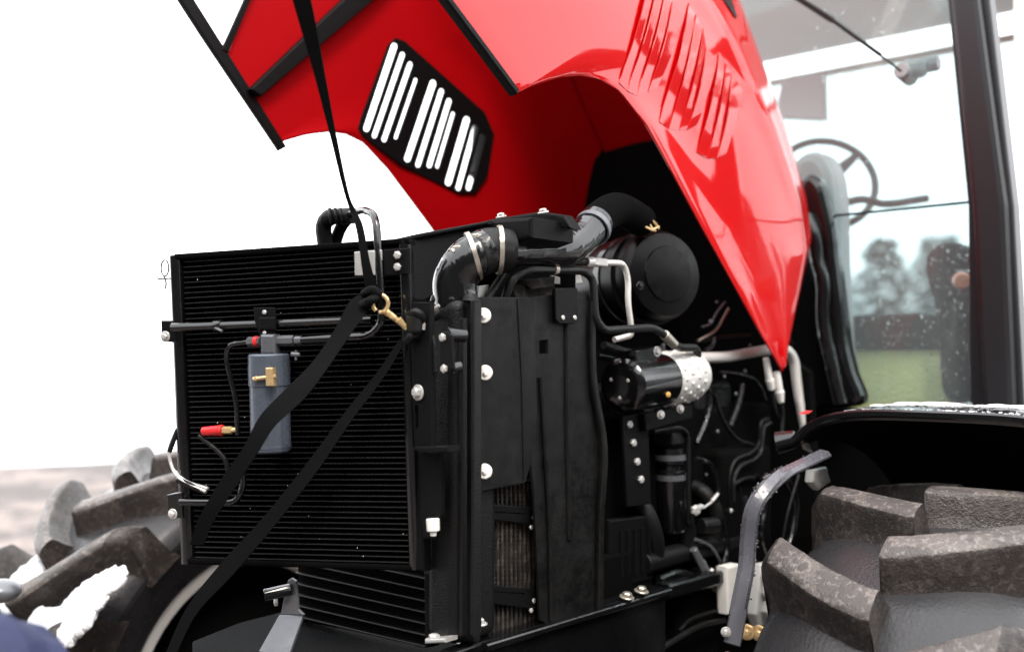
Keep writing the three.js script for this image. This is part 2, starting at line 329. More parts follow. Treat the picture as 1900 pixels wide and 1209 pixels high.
const topPanel = (() => {
  const L = [], R = [], gs = [];
  const K = 14, pos = [], idx = [], rows = [];
  const list = stations.map(s => s[1]).filter((p, i) => i <= stations.length - 13);
  for (const p of list) { const row = []; for (let k = 0; k <= K; k++) { const u = k / K * 2 - 1; row.push(V(p.x * u, p.y + 0.012 * (1 - u * u) * 0.78, p.z - 0.012 * (1 - u * u) * 0.6)); } rows.push(row); }
  for (const l of [0, 1]) for (const r of rows) for (const p of r) pos.push(p.x, p.y - l * 0.0035, p.z + l * 0.0025);
  const W = K + 1, n = rows.length, id = (l, i, k) => l * n * W + i * W + k;
  for (let i = 0; i < n - 1; i++) for (let k = 0; k < K; k++) { idx.push(id(0, i, k), id(0, i, k + 1), id(0, i + 1, k), id(0, i + 1, k), id(0, i, k + 1), id(0, i + 1, k + 1)); idx.push(id(1, i, k), id(1, i + 1, k), id(1, i, k + 1), id(1, i + 1, k), id(1, i + 1, k + 1), id(1, i, k + 1)); }
  const g = new THREE.BufferGeometry(); g.setAttribute('position', new THREE.Float32BufferAttribute(pos, 3)); g.setIndex(idx); g.computeVertexNormals(); return g;
})();
const shadedTop = topPanel.clone().translate(0, -0.012, 0.009);  // copy of the top panel, its darker red painted as underside shade
const hood = part('hood', [nearSkin, topPanel], M.red, 'glossy red hood, tilted open');
part('hood_underside_shade', shadedTop, M.redShaded, undefined, hood);
part('inner_side_panel', farSkin, M.redShaded, 'inside of the far hood side, red darkened to stand for shade', hood);

// vent grille: black plate with slots that let the daylight through, and the red louvre blades on the near side
const capsule = (x0, y0, x1, y1, w) => { const L = Math.hypot(x1 - x0, y1 - y0), ux = (x1 - x0) / L, uy = (y1 - y0) / L, a = Math.atan2(uy, ux), out = []; const r = w / 2; for (let k = 0; k <= 6; k++) { const q = a - Math.PI / 2 + k / 6 * Math.PI; out.push([x1 - ux * r + r * Math.cos(q), y1 - uy * r + r * Math.sin(q)]); } for (let k = 0; k <= 6; k++) { const q = a + Math.PI / 2 + k / 6 * Math.PI; out.push([x0 + ux * r + r * Math.cos(q), y0 + uy * r + r * Math.sin(q)]); } return out; };
part('vent_grille', plateP(ventPx, XP(FX + 0.001), 0.006, 0.0015, slotPx.map(([a, b, c, d], i) => capsule(a, b, c, d, [15, 12.5, 12.5, 9.5][i % 4]))), M.blackSoft, 'black slotted vent grille', hood);
{
  const grid = []; for (let i = 0; i < stations.length; i++) for (let q = 0; q <= 88; q++) grid.push(skinPoint(i, q / 88));
  const skinX = p => { let b = [[9, 0], [9, 0], [9, 0]]; for (const g of grid) { const d = (g.y - p.y) ** 2 + (g.z - p.z) ** 2; if (d < b[2][0]) { b[2] = [d, g.x]; b.sort((u, v) => u[0] - v[0]); } } let w = 0, x = 0; for (const [d, v] of b) { const k = 1 / (d + 1e-6); w += k; x += k * v; } return x / w; };
  const line = ([x0, y0, x1, y1]) => { const A = onX(x0, y0, FX), B = onX(x1, y1, FX), out = []; for (let k = 0; k <= 8; k++) out.push(A.clone().lerp(B, k / 8)); return out; };
  for (const grp of [[0, 1, 2, 3], [4, 5, 6, 7], [8, 9, 10]]) grp.forEach((k, j) => {
    const a = slotPx[k], last = j === grp.length - 1, b = last ? a.map((v, i) => v + [24, 16, 20, -8][i]) : slotPx[k + 1];
    const ext = q => { const dx = q[2] - q[0], dy = q[3] - q[1]; return [q[0] - dx * 0.14, q[1] - dy * 0.14, q[2] + dx * 0.05, q[3] + dy * 0.05]; };
    const L = line(ext(a)), Rr = line(ext(b));
    const lift = (arr, up) => arr.map((p, i) => V(skinX(p) + up * Math.sin(Math.PI * (0.12 + 0.82 * i / 8)) - 0.0008, p.y, p.z));
    part('louvre_blade', strip(lift(L, 0.0075), lift(Rr, last ? 0.0015 : 0.002), 0.0022), M.red, undefined, hood);
  });
}
// rubber seals along the front lower edges, inner ribs, lip and decal
{
  const edge = low3.slice(0, 6), sealSec = rect(0.02, 0.016, 0.5);
  const e2 = edge.map(p => p.clone()); e2[e2.length - 1] = e2[e2.length - 2].clone().lerp(e2[e2.length - 1], 0.98);
  part('edge_seal', sweep(e2.map(p => V(p.x - 0.004, p.y, p.z)), sealSec, V(1, 0, 0)), M.seal, undefined, hood);
  part('edge_seal', plateP([[300, -60], [335, 0], [380, 70], [520, 279], [533, 272], [420, 92], [362, 0], [330, -60]], XP(FX + 0.006), 0.014, 0.003), M.seal, undefined, hood);
  part('inner_rib', [plateP([[466, 165], [486, 178], [640, 46], [740, -40], [700, -60], [618, 18]], XP(FX + 0.022), 0.02, 0.003)], M.seal, undefined, hood);
  part('lamp_opening_trim', plateP([[412, 92], [424, 98], [470, -10], [500, -80], [488, -80], [458, -10]], XP(FX + 0.008), 0.008, 0.002), M.blackSoft, undefined, hood);
  const nI = stations.length, L = [], R = [];
  const off = (i, s, d) => { const p = skinPoint(i, s), a = skinPoint(i, s - 0.02), b = skinPoint(Math.min(nI - 1, i + 1), s), n = b.clone().sub(p).cross(a.clone().sub(p)).normalize(); if (n.x < 0) n.negate(); return p.addScaledVector(n, d); };
  for (let i = 4; i <= 23; i++) { const taper = 0.028 * (1 - smooth(20, 24, i)); L.push(off(i, 0.80 - taper, 0.0016)); R.push(off(i, 0.80 + taper + 0.001, 0.0016)); }
  part('hood_stripe', strip(L, R, 0.002), M.blackGloss, 'black stripe along the hood shoulder', hood);
}

// ---- condenser, swung out on its hinge
const cTR = deep(757, 440, 1.73), cBR = deep(785, 1058, 1.73), cTL = deep(322, 471, 1.859), cBL = deep(345, 1046, 1.859);
const cN = cTR.clone().sub(cTL).cross(cTL.clone().sub(cBL)).normalize(); if (cN.z < 0) cN.negate();
const CP = { o: cTL, n: cN };
const onC = (px, py, off = 0) => meet(px, py, CP, off);
const cU = cTR.clone().sub(cTL).normalize(), cV = cBL.clone().sub(cTL).normalize();
const cPlate = (px, th, off, bev = 0.0015, holes) => plateP(px, CP, th, bev, holes, off);
const condenser = part('condenser', [
  cPlate([[322, 471], [757, 441], [760, 452], [323, 481]], 0.03, 0.006, 0.003),
  cPlate([[346, 1036], [772, 1050], [774, 1060], [347, 1047]], 0.03, 0.006, 0.003),
  cPlate([[340, 480], [752, 452], [770, 1050], [352, 1038]], 0.012, -0.014, 0)], M.void, 'black fluted condenser, swung forward');
part('header_tank', sweep([onC(328, 474, -0.006), onC(350, 1044, -0.006)], ring(0.0125, 14)), M.blackGloss, undefined, condenser);
part('header_tank', sweep([onC(752, 446, -0.006), onC(773, 1054, -0.006)], ring(0.0125, 14)), M.blackGloss, undefined, condenser);
{
  const NT = 60;
  for (let k = 0; k < NT; k++) {
    const f = (k + 0.7) / NT, l = cTL.clone().lerp(cBL, f), r = cTR.clone().lerp(cBR, f);
    const a = l.clone().addScaledVector(cU, 0.02).addScaledVector(cN, -0.003), b = r.clone().addScaledVector(cU, -0.016).addScaledVector(cN, -0.003);
    const pts = []; for (let q = 0; q <= 10; q++) { const p = a.clone().lerp(b, q / 10); p.addScaledVector(cV, 0.0004 * noise.noise(q * 0.9, k * 1.7, 2)).addScaledVector(cN, 0.0004 * noise.noise(q * 0.7, k * 2.3, 6)); pts.push(p); }
    part('cooling_tube', sweep(pts, rect(0.0021, 0.008, 0.6), cV), M.fin, undefined, condenser);
  }
  const fins = [];
  for (let k = 0; k < NT - 1; k++) for (let q = 0; q < 90; q++) {      // folded fins between the tubes
    const f = (k + 1.2) / NT, u = (q + 0.5) / 90, c = cTL.clone().lerp(cBL, f).lerp(cTR.clone().lerp(cBR, f), lerp(0.05, 0.955, u)).addScaledVector(cN, -0.008);
    const e = (q % 2 ? 1 : -1) * 0.002, A = c.clone().addScaledVector(cV, -0.0036).addScaledVector(cU, -e), B = c.clone().addScaledVector(cV, 0.0036).addScaledVector(cU, e);
    const g = new THREE.BufferGeometry(), d = cN.clone().multiplyScalar(-0.006), t = cU.clone().multiplyScalar(0.0006);
    const P = [A, B, B.clone().add(d), A.clone().add(d)].map(p => p.clone().add(t));
    g.setAttribute('position', new THREE.Float32BufferAttribute([P[0], P[1], P[2], P[0], P[2], P[3]].flatMap(p => [p.x, p.y, p.z]), 3)); g.computeVertexNormals();
    fins.push(g);
  }
  const fm = part('cooling_fins', fins, M.fin, undefined, condenser); fm.userData.kind = 'stuff';
}
{
  const list = []; for (let k = 0; k < 26; k++) { const g = new THREE.IcosahedronGeometry(0.0005 + 0.001 * rnd() * rnd(), 1), p = onC(345 + rnd() * 405, 480 + rnd() * 560, 0.002); g.scale(1, 0.6 + rnd(), 0.6); g.translate(p.x, p.y, p.z); list.push(g); }
  const f = part('snow_flecks', list, M.snow, undefined, condenser); f.userData.kind = 'stuff';
}
// brackets and fittings on the condenser
part('mounting_bracket', [cPlate([[298, 594], [322, 594], [328, 636], [300, 633]], 0.012, 0.008, 0.002)], M.blackGloss, undefined, condenser);
part('mounting_bracket', [cPlate([[309, 918], [338, 912], [340, 962], [312, 960]], 0.02, 0.01, 0.002)], M.blackGloss, undefined, condenser);
for (const [x, y] of [[307, 624], [321, 953]]) part('bolt', bolt(onC(x, y, 0.009), cN, 0.0062), M.zinc, undefined, condenser);
{
  const ringPts = []; for (let k = 0; k <= 20; k++) { const a = k / 20 * Math.PI * 2 * 0.93 - 1.2; ringPts.push(onC(306 + 7 * Math.cos(a), 497 + 15 * Math.sin(a), 0)); }
  part('wire_clip', [sweep(ringPts, ring(0.0016, 6)), sweep([onC(293, 517, 0), onC(326, 516, 0)], ring(0.0016, 6)), sweep(curve([onC(304, 512, 0), onC(308, 524, 0), onC(307, 536, 0)], 8), ring(0.0016, 6))], M.steel, undefined, condenser);
}
part('support_rod', [sweep([onC(320, 607, 0.016), onC(690, 594, 0.018)], ring(0.0078, 16)), cyl(onC(398, 604, 0.016), onC(412, 603, 0.016), 0.0098, 0.0098, 16)], M.blackGloss, undefined, condenser);
part('valve_stub', cyl(onC(396, 606, 0.02), onC(412, 614, 0.03), 0.0028, 0.0024, 10), M.steel, undefined, condenser);
part('centre_bracket', [cPlate([[470, 570], [510, 570], [512, 592], [511, 622], [509, 656], [482, 656], [481, 622], [472, 596]], 0.004, 0.0265, 0.0015), cPlate([[480, 588], [511, 588], [511, 612], [480, 612]], 0.006, 0.031, 0.0025)], M.blackSoft, undefined, condenser);
for (const [x, y, r] of [[491, 579, 0.0042], [491, 617, 0.0036]]) part('bolt', bolt(onC(x, y, 0.0275), cN, r, false), M.zinc, undefined, condenser);
// receiver drier
{
  const a = onC(503, 838, 0.034), b = onC(499, 656, 0.034), up = b.clone().sub(a), L = up.length();
  const d = part('receiver_drier', lathe(a, up, [[0, 0], [0.030, 0], [0.0335, 0.003], [0.0335, 0.006], [0.0345, 0.008], [0.0345, 0.011], [0.0335, 0.013], [0.0335, L * 0.86], [0.0348, L * 0.865], [0.0348, L * 0.985], [0.0325, L], [0, L]], 40), M.drier, 'blue-grey receiver drier can', condenser);
  const at = (f, n = 0) => a.clone().addScaledVector(up, f).addScaledVector(cN, n);
  part('drier_clamp', [0.64, 0.705, 0.77].slice(0, 1).flatMap(() => [lathe(at(0.68), up, [[0.0338, 0], [0.0352, 0], [0.0352, 0.034], [0.0338, 0.034]], 40)]), M.drier, undefined, condenser);
  part('clamp_bolt', [cyl(onC(470, 703, 0.072), onC(512, 698, 0.072), 0.0034, 0.0034, 12), ...bolt(onC(476, 703, 0.072), cU.clone().negate(), 0.005, false), cPlate([[492, 682], [506, 682], [507, 716], [493, 716]], 0.012, 0.078, 0.0015)], M.brass, undefined, condenser);
  part('drier_head', [cPlate([[482, 620], [509, 620], [510, 657], [483, 657]], 0.022, 0.042, 0.004), cyl(onC(483, 633, 0.03), onC(460, 634, 0.03), 0.0085, 0.0085, 6), cyl(onC(509, 632, 0.03), onC(545, 631, 0.03), 0.0085, 0.0085, 6), cyl(onC(548, 631, 0.03), onC(560, 631, 0.03), 0.0072, 0.0072, 12)], M.steel, undefined, condenser);
  part('fitting_collar', cyl(onC(472, 633, 0.032), onC(479, 633, 0.032), 0.0088, 0.0088, 14), M.redCap, undefined, condenser);
  part('service_port', [cyl(onC(541, 657, 0.045), onC(556, 658, 0.045), 0.004, 0.0035, 10), cyl(onC(549, 650, 0.045), onC(549, 668, 0.045), 0.0022, 0.0022, 8)], M.steel, undefined, condenser);
}
part('thin_pipe', tube([onC(462, 634, 0.03), onC(424, 639, 0.03), onC(419, 668, 0.028), onC(439, 745, 0.026), onC(441, 806, 0.024)], 0.0045, 0.02, 10), M.blackGloss, undefined, condenser);
part('valve_cap', [cyl(onC(376, 800, 0.024), onC(410, 798, 0.024), 0.0078, 0.0092, 18, 0.2), cyl(onC(409, 798, 0.024), onC(414, 798, 0.024), 0.0098, 0.0098, 18)], M.redCap, 'red plastic valve cap', condenser);
part('valve_body', [cyl(onC(412, 798, 0.024), onC(431, 798, 0.024), 0.0068, 0.0068, 6), cyl(onC(430, 798, 0.024), onC(440, 797, 0.024), 0.0045, 0.0045, 12)], M.brass, undefined, condenser);
part('thin_pipe', tube([onC(369, 808, 0.02), onC(400, 832, 0.02), onC(420, 853, 0.018), onC(424, 880, 0.012)], 0.0042, 0.012, 10), M.rubber, undefined, condenser);
part('thin_pipe', tube([onC(449, 850, 0.02), onC(452, 905, 0.02), onC(438, 932, 0.02), onC(334, 931, 0.018)], 0.0058, 0.022, 12), M.blackGloss, undefined, condenser);
part('pipe_union', [cyl(onC(450, 852, 0.02), onC(450, 872, 0.02), 0.0068, 0.0068, 6)], M.zinc, undefined, condenser);
part('steel_cable', [hose([onC(326, 800, 0), onC(314, 832, 0.004), onC(320, 868, 0.008), onC(336, 890, 0.012), onC(382, 912, 0.016)], 0.0032, 8), hose([onC(322, 872, 0.002), onC(345, 892, 0.008), onC(386, 906, 0.014)], 0.0028, 8)], M.zinc, undefined, condenser);
part('cable_sleeve', cyl(onC(330, 796, 0), onC(314, 838, 0.004), 0.0045, 0.0045, 10), M.rubber, undefined, condenser);
part('cable_sleeve', [cyl(onC(330, 890, 0.01), onC(380, 912, 0.014), 0.0058, 0.005, 10)], M.rubber, undefined, condenser);
// pipe loop over the top right and down to the drier
part('condenser_pipe', tube([onC(560, 631, 0.03), onC(685, 624, 0.026), onC(709, 600, 0.022), onC(703, 480, 0.02), onC(697, 398, 0.005), onC(672, 388, -0.05), onC(640, 402, -0.1)], 0.0068, 0.028, 14), M.blackGloss, undefined, condenser);
part('thick_hose', [tube([deep(655, 400, 1.86), deep(608, 402, 1.88), deep(599, 420, 1.89), deep(606, 470, 1.9)], 0.0145, 0.035, 16), tube([deep(650, 400, 1.88), deep(632, 420, 1.9), deep(618, 462, 1.92)], 0.011, 0.02, 14), ...[612, 622, 632].map(x => cyl(deep(x, 402, 1.865), deep(x + 5, 401, 1.865), 0.0165, 0.0165, 16))], M.rubber, undefined, condenser);
part('silver_plate', [cPlate([[657, 467], [708, 463], [709, 510], [658, 511]], 0.004, 0.022, 0.0012), cPlate([[690, 465], [695, 465], [696, 510], [691, 510]], 0.008, 0.026, 0.001)], M.zinc, 'bright zinc plate at the condenser corner', condenser);
part('corner_bracket', [cPlate([[711, 463], [757, 460], [758, 508], [712, 511]], 0.006, 0.02, 0.0015), cPlate([[750, 461], [757, 460], [758, 508], [751, 508]], 0.01, 0.026, 0.001)], M.blackSoft, undefined, condenser);
for (const [x, y] of [[738, 473], [738, 495]]) part('bolt', bolt(onC(x, y, 0.0205), cN, 0.0068, false), M.zinc, undefined, condenser);

// ---- hinge column and links beside the condenser
const column = part('hinge_column', [
  plateP([[762, 560], [797, 560], [800, 760], [800, 835], [768, 835], [766, 700]], RP(1.175), 0.012, 0.002, [[[768, 722 + 30], [777, 748], [778, 795], [770, 797]], [[764, 656], [772, 656], [774, 704], [766, 706]]]),
  plateP([[770, 828], [829, 828], [829, 838], [800, 842], [770, 836]], RP(1.165), 0.03, 0.002),
  plateP([[776, 838], [815, 838], [816, 955], [806, 1000], [784, 1000], [779, 955]], RP(1.19), 0.014, 0.003),
  plateP([[762, 835], [782, 838], [786, 1060], [770, 1058]], RP(1.2), 0.02, 0.003)], M.blackSoft, 'black slotted hinge column');
for (const [x, y, r] of [[776, 728, 0.0085]]) part('bolt', bolt(onR(x, y, 1.173), V(0, 0, 1), r), M.zinc, undefined, column);
part('hinge_pin', [cyl(onR(803, 962, 1.18), onR(804, 985, 1.18), 0.011, 0.0105, 16), cyl(onR(804, 982, 1.18), onR(804, 994, 1.18), 0.006, 0.005, 12)], M.white, 'white hinge pin end', column);
part('hinge_arm', plateP([[760, 580], [800, 612], [806, 640], [808, 690], [800, 700], [778, 668], [760, 640]], RP(1.18), 0.006, 0.0015), M.cast, undefined, column);
{
  const link = part('hinge_link', [plateP([[815, 622], [820, 614], [830, 614], [836, 622], [840, 684], [834, 694], [822, 694], [816, 684]], RP(1.165), 0.008, 0.003)], M.blackSoft);
  for (const [x, y] of [[822, 626], [825, 684]]) part('bolt', bolt(onR(x, y, 1.164), V(0, 0, 1), 0.0068, false), M.zinc, undefined, link);
  part('link_bush', [cyl(onR(830, 620, 1.17), onR(864, 623, 1.2), 0.0115, 0.0105, 18), cyl(onR(834, 683, 1.17), onR(852, 680, 1.19), 0.011, 0.010, 18)], M.blackGloss, undefined, link);
}
// ---- intercooler side tank, radiator tanks, top strip
const tank = part('side_tank', [
  span(0.285, 0.362, onR(840, 1190, 1.25).y, onR(840, 552, 1.25).y, 1.225, 1.33, 0.022),
  plateP([[806, 545], [874, 545], [879, 560], [879, 1192], [800, 1192], [796, 700], [802, 560]], RP(1.245), 0.02, 0.007),
  ...[[840, 546], [872, 548], [812, 548]].map(([x, y]) => cyl(onR(x, y + 14, 1.24), onR(x, y - 3, 1.24), 0.013, 0.011, 16, 0.3))], M.cast, 'cast black side tank');
part('tank_rib', [plateP([[852, 590], [858, 590], [858, 1180], [852, 1180]], RP(1.222), 0.012, 0.002), plateP([[872, 556], [879, 556], [879, 1180], [872, 1180]], RP(1.222), 0.02, 0.003)], M.cast, undefined, tank);
part('tank_stub', cyl(onR(790, 588, 1.2), onR(812, 580, 1.22), 0.012, 0.012, 14), M.cast, undefined, tank);
part('tie_rod', cyl(onR(786, 588, 1.19), onR(815, 566, 1.2), 0.0028, 0.0028, 8), M.zinc, undefined, tank);
const oil = part('oil_cooler', [
  plateP([[553, 1000], [800, 1000], [800, 1200], [553, 1150]], RP(1.262), 0.02, 0)], M.void, 'black oil cooler below the condenser');
for (let k = -1; k < 6; k++) {
  const y0 = 1042 + k * 20;
  part('cooling_tube', sweep([onR(552, y0, 1.255), onR(794, 1094 + k * 21, 1.255)], rect(0.0035, 0.012, 0.6), V(0, 1, 0)), M.fin, undefined, oil);
}
part('end_plate', plateP([[786, 1060], [806, 1060], [806, 1192], [788, 1192]], RP(1.248), 0.03, 0.003), M.blackSoft, undefined, oil);
part('foot_bolt', [...bolt(onR(806, 1188, 1.22), V(0, 1, 0), 0.010), plateP([[788, 1186], [826, 1184], [826, 1192], [788, 1194]], RP(1.2), 0.03, 0.002)], M.zinc, undefined, oil);
part('foot_bolt', bolt(onX(888, 1158, 0.372), V(0, 1, 0), 0.0095), M.zinc, undefined, oil);
const topStrip = part('radiator_top', [
  plateP([[700, 449], [775, 432], [908, 408], [985, 402], [985, 440], [908, 470], [790, 560], [760, 560], [757, 470]], RP(1.34), 0.12, 0.006),
  plateP([[760, 436], [905, 409], [906, 416], [762, 444]], RP(1.33), 0.05, 0.003),
  plateP([[885, 413], [915, 405], [1000, 392], [1045, 398], [1062, 424], [1050, 424], [1036, 406], [1000, 402], [900, 418]], RP(1.42), 0.03, 0.005)], M.blackSoft, 'black radiator top frame');
for (const [x, y] of [[930, 402], [1008, 394]]) part('bolt', bolt(onR(x, y, 1.405), V(0, 1, 0.3), 0.0065), M.zinc, undefined, topStrip);
part('top_gusset', [plateP([[830, 470], [892, 430], [906, 440], [846, 482]], RP(1.30), 0.012, 0.003), plateP([[950, 428], [1020, 440], [1010, 470], [960, 470]], RP(1.44), 0.02, 0.005), plateP([[890, 426], [945, 420], [955, 465], [905, 470]], RP(1.42), 0.02, 0.005)], M.cast, undefined, topStrip);

// ---- intercooler elbow, coupler, charge pipe
const elbowPts = [deep(846, 556, 1.765), deep(845, 520, 1.765), deep(868, 483, 1.765), deep(905, 463, 1.78), deep(930, 460, 1.79)];
const elbow = part('charge_elbow', hose([deep(846, 570, 1.765), ...elbowPts.slice(0, 4)], 0.0375, 28), M.blackGloss, 'glossy black charge air elbow');
part('rubber_coupler', hose([deep(882, 474, 1.77), deep(910, 464, 1.785), deep(944, 466, 1.80)], 0.0385, 28), M.rubber, undefined, elbow);
const band = (a, b, r, w) => { const d = b.clone().sub(a).normalize(); return lathe(a, d, [[r, 0], [r + 0.003, 0.0004], [r + 0.003, w - 0.0004], [r, w]], 36); };
const hoseClamp = (p, d, r, a, b) => part('hose_clamp', [band(p, p.clone().add(d), r, 0.0085)], M.clamp, undefined, elbow) && part('clamp_screw', [rbox(a, V(0.018, 0.012, 0.014), 0.003), cyl(a, b, 0.0042, 0.0042, 10), cyl(b, b.clone().lerp(a, 0.25), 0.0072, 0.0072, 6)], M.clamp, undefined, elbow);
hoseClamp(deep(874, 476, 1.768), V(0.55, 0.25, -0.6), 0.0392, deep(850, 462, 1.745), deep(838, 468, 1.74));
hoseClamp(deep(922, 463, 1.79), V(0.6, 0.0, -0.7), 0.0392, deep(884, 440, 1.755), deep(870, 448, 1.75));
part('charge_pipe', hose([deep(930, 466, 1.80), deep(985, 466, 1.86), deep(1045, 464, 1.92), deep(1082, 440, 1.97), deep(1108, 410, 2.01)], t => t < 0.3 ? 0.026 : lerp(0.026, 0.033, smooth(0.3, 0.55, t)), 24, 60), M.blackGloss, undefined, elbow);
part('intake_hose', hose([deep(1100, 420, 2.0), deep(1116, 402, 2.03), deep(1146, 388, 2.1), deep(1190, 410, 2.2)], 0.0335, 20), M.void, undefined, elbow);
part('hose_clamp', band(deep(1097, 426, 1.99), deep(1112, 406, 2.02), 0.0335, 0.013), M.steel, undefined, elbow);

// ---- side shroud, radiator core with clamps
const SX = 0.377;
const shroud = part('side_shroud', plateP([[885, 551], [991, 551], [993, 640], [997, 760], [985, 860], [975, 896], [890, 912], [884, 900]], XP(SX), 0.004, 0.0015), M.black, 'dark painted side shroud');
part('rear_shroud', [
  plateP([[988, 551], [1028, 546], [1030, 535], [1075, 540], [1088, 548], [1095, 640], [1112, 780], [1126, 850], [1120, 930], [1113, 1135], [1020, 1160], [1002, 1150], [990, 900], [985, 860], [986, 760], [985, 640]], XP(SX - 0.006), 0.006, 0.001, [[[1000, 630], [1018, 628], [1018, 656], [1000, 658]]]),
  sweep(curve([onX(1098, 560, SX - 0.003), onX(1100, 700, SX), onX(1120, 830, SX + 0.004), onX(1114, 960, SX), onX(1112, 1130, SX)], 20), rect(0.012, 0.016, 0.5), V(1, 0, 0)),
  sweep([onX(960, 555, SX + 0.0005), onX(968, 700, SX + 0.0005), onX(972, 890, SX + 0.0005)], ring(0.0018, 8)),
  sweep(curve([onX(1003, 700, SX - 0.003), onX(1012, 840, SX - 0.001), onX(1018, 960, SX - 0.003), onX(1022, 1150, SX - 0.003)], 20), ring(0.004, 8)),
  sweep(curve([onX(1050, 560, SX - 0.006), onX(1052, 800, SX - 0.005), onX(1056, 1000, SX - 0.006)], 12), ring(0.006, 10))], M.black, undefined, shroud);
part('latch_plate', plateP([[1030, 534], [1072, 534], [1074, 594], [1066, 600], [1038, 600], [1032, 592]], XP(SX + 0.006), 0.005, 0.0015), M.blackSoft, undefined, shroud);
for (const [x, y, r] of [[1044, 589, 0.0046], [1066, 589, 0.0046]]) part('bolt', bolt(onX(x, y, SX + 0.0065), V(1, 0, 0), r, false), M.zinc, undefined, shroud);
for (const [x, y] of [[897, 585], [900, 691], [899, 874]]) part('washer_bolt', [cyl(onX(x, y, SX - 0.001), onX(x, y, SX + 0.0042), 0.0128, 0.0128, 28), ...bolt(onX(x, y, SX + 0.004), V(1, 0, 0), 0.0062, false)], M.white, 'pale wide washer bolt', shroud);
const core = part('radiator_core', [plateP([[884, 905], [1000, 890], [1003, 1172], [884, 1188]], XP(0.335), 0.02, 0)], M.void, 'brown dusty radiator core');
for (let k = 0; k < 13; k++) {
  const x = 888 + k * 8.3;
  part('core_tube', sweep([onX(x, 908 - k, 0.337), onX(x + 2, 1182 - k * 1, 0.337)], rect(0.0055, 0.007, 0.4), V(0, 0, 1)), M.core, undefined, core);
}
{
  const fins = [];
  for (let k = 0; k < 12; k++) for (let j = 0; j < 66; j++) { const x = 892 + k * 8.3, y = 912 + j * 4.05; fins.push(sweep([onX(x - 2.4, y, 0.3365), onX(x + 2.4, y + (j % 2 ? 2 : -2), 0.3365)], rect(0.003, 0.001, 0.1), V(1, 0, 0))); }
  const f = part('core_fins', fins, M.core, undefined, core); f.userData.kind = 'stuff';
}
for (const [y, h] of [[952, 22], [1100, 30]]) {
  const g = part('core_clamp', [plateP([[882, y - 18], [990, y + (h > 25 ? 4 : 0) - 12], [990, y + h], [882, y + h - 14]], XP(0.352), 0.008, 0.002, [[[900, y - 7], [975, y - 2], [975, y + 4], [900, y - 1]]])], M.blackSoft, undefined, core);
  void g;
  for (const q of [8, 26]) part('bolt', bolt(onX(988 + (q > 10 ? -3 : 2), y + q - (h > 25 ? -6 : 0), 0.353), V(1, 0, 0), 0.0046, false), M.zinc, undefined, core);
}
part('core_side_rail', [sweep([onX(1008, 905, 0.36), onX(1008, 1165, 0.36)], rect(0.02, 0.016, 0.3), V(1, 0, 0))], M.blackGloss, undefined, core);

// ---- air conditioning pipes over the shroud
const acPipe = part('coolant_pipe', tube([onX(903, 556, 0.34), onX(940, 500, 0.345), onX(962, 484, 0.35), onX(1092, 486, 0.36)], 0.0072, 0.03, 14), M.rubber);
part('pipe_joint', [cyl(onX(1086, 486, 0.36), onX(1098, 486, 0.36), 0.0105, 0.0105, 16), sweep([onX(1096, 485, 0.36), onX(1122, 488, 0.36)], rect(0.016, 0.016, 0.3), V(0, 1, 0))], M.zinc, 'silver pipe joint block', acPipe);
part('silver_pipe', tube([onX(1120, 487, 0.36), onX(1158, 488, 0.36), onX(1166, 520, 0.36), onX(1165, 560, 0.36), onX(1171, 604, 0.36), onX(1172, 622, 0.355), onX(1140, 630, 0.35)], 0.0058, 0.02, 12), M.alu, 'dull silver pipe', acPipe);
part('hose_pipe', tube([onX(936, 556, 0.35), onX(950, 516, 0.36), onX(978, 500, 0.365), onX(1082, 502, 0.37), onX(1100, 516, 0.375), onX(1104, 590, 0.38), onX(1120, 613, 0.385), onX(1215, 607, 0.385), onX(1242, 630, 0.385)], 0.0078, 0.03, 14), M.rubber, undefined, acPipe);
part('pipe_band', [cyl(onX(1026, 500, 0.367), onX(1033, 500, 0.367), 0.0095, 0.0095, 14), cyl(onX(1232, 620, 0.385), onX(1252, 640, 0.385), 0.0105, 0.009, 12)], M.clamp, undefined, acPipe);
part('hose_pipe', tube([onX(1248, 636, 0.385), onX(1262, 645, 0.38), onX(1290, 645, 0.375), onX(1296, 656, 0.37), onX(1290, 676, 0.365)], 0.0085, 0.015, 12), M.rubber, undefined, acPipe);
part('sensor_tab', [plateP([[888, 530], [908, 528], [904, 552], [886, 552]], XP(0.33), 0.006, 0.002), plateP([[1024, 510], [1040, 514], [1040, 527], [1028, 526]], XP(0.33), 0.006, 0.002), plateP([[1068, 506], [1078, 510], [1082, 524], [1068, 526]], XP(0.33), 0.006, 0.002)], M.white, undefined, acPipe);
part('dusty_shelf', [plateP([[955, 520], [1030, 512], [1028, 530], [985, 534]], { o: onX(990, 524, 0.33), n: V(0.5, 0.8, 0.3).normalize() }, 0.004, 0.001), plateP([[946, 528], [1030, 530], [1030, 556], [960, 556]], XP(0.325), 0.004, 0.001)], M.core, undefined, acPipe);

part('exhaust_stack', [cyl(onX(905, 330, -0.62), onX(930, 40, -0.62), 0.06, 0.06, 24)], M.blackSoft, 'black exhaust stack on the far side', tractor);
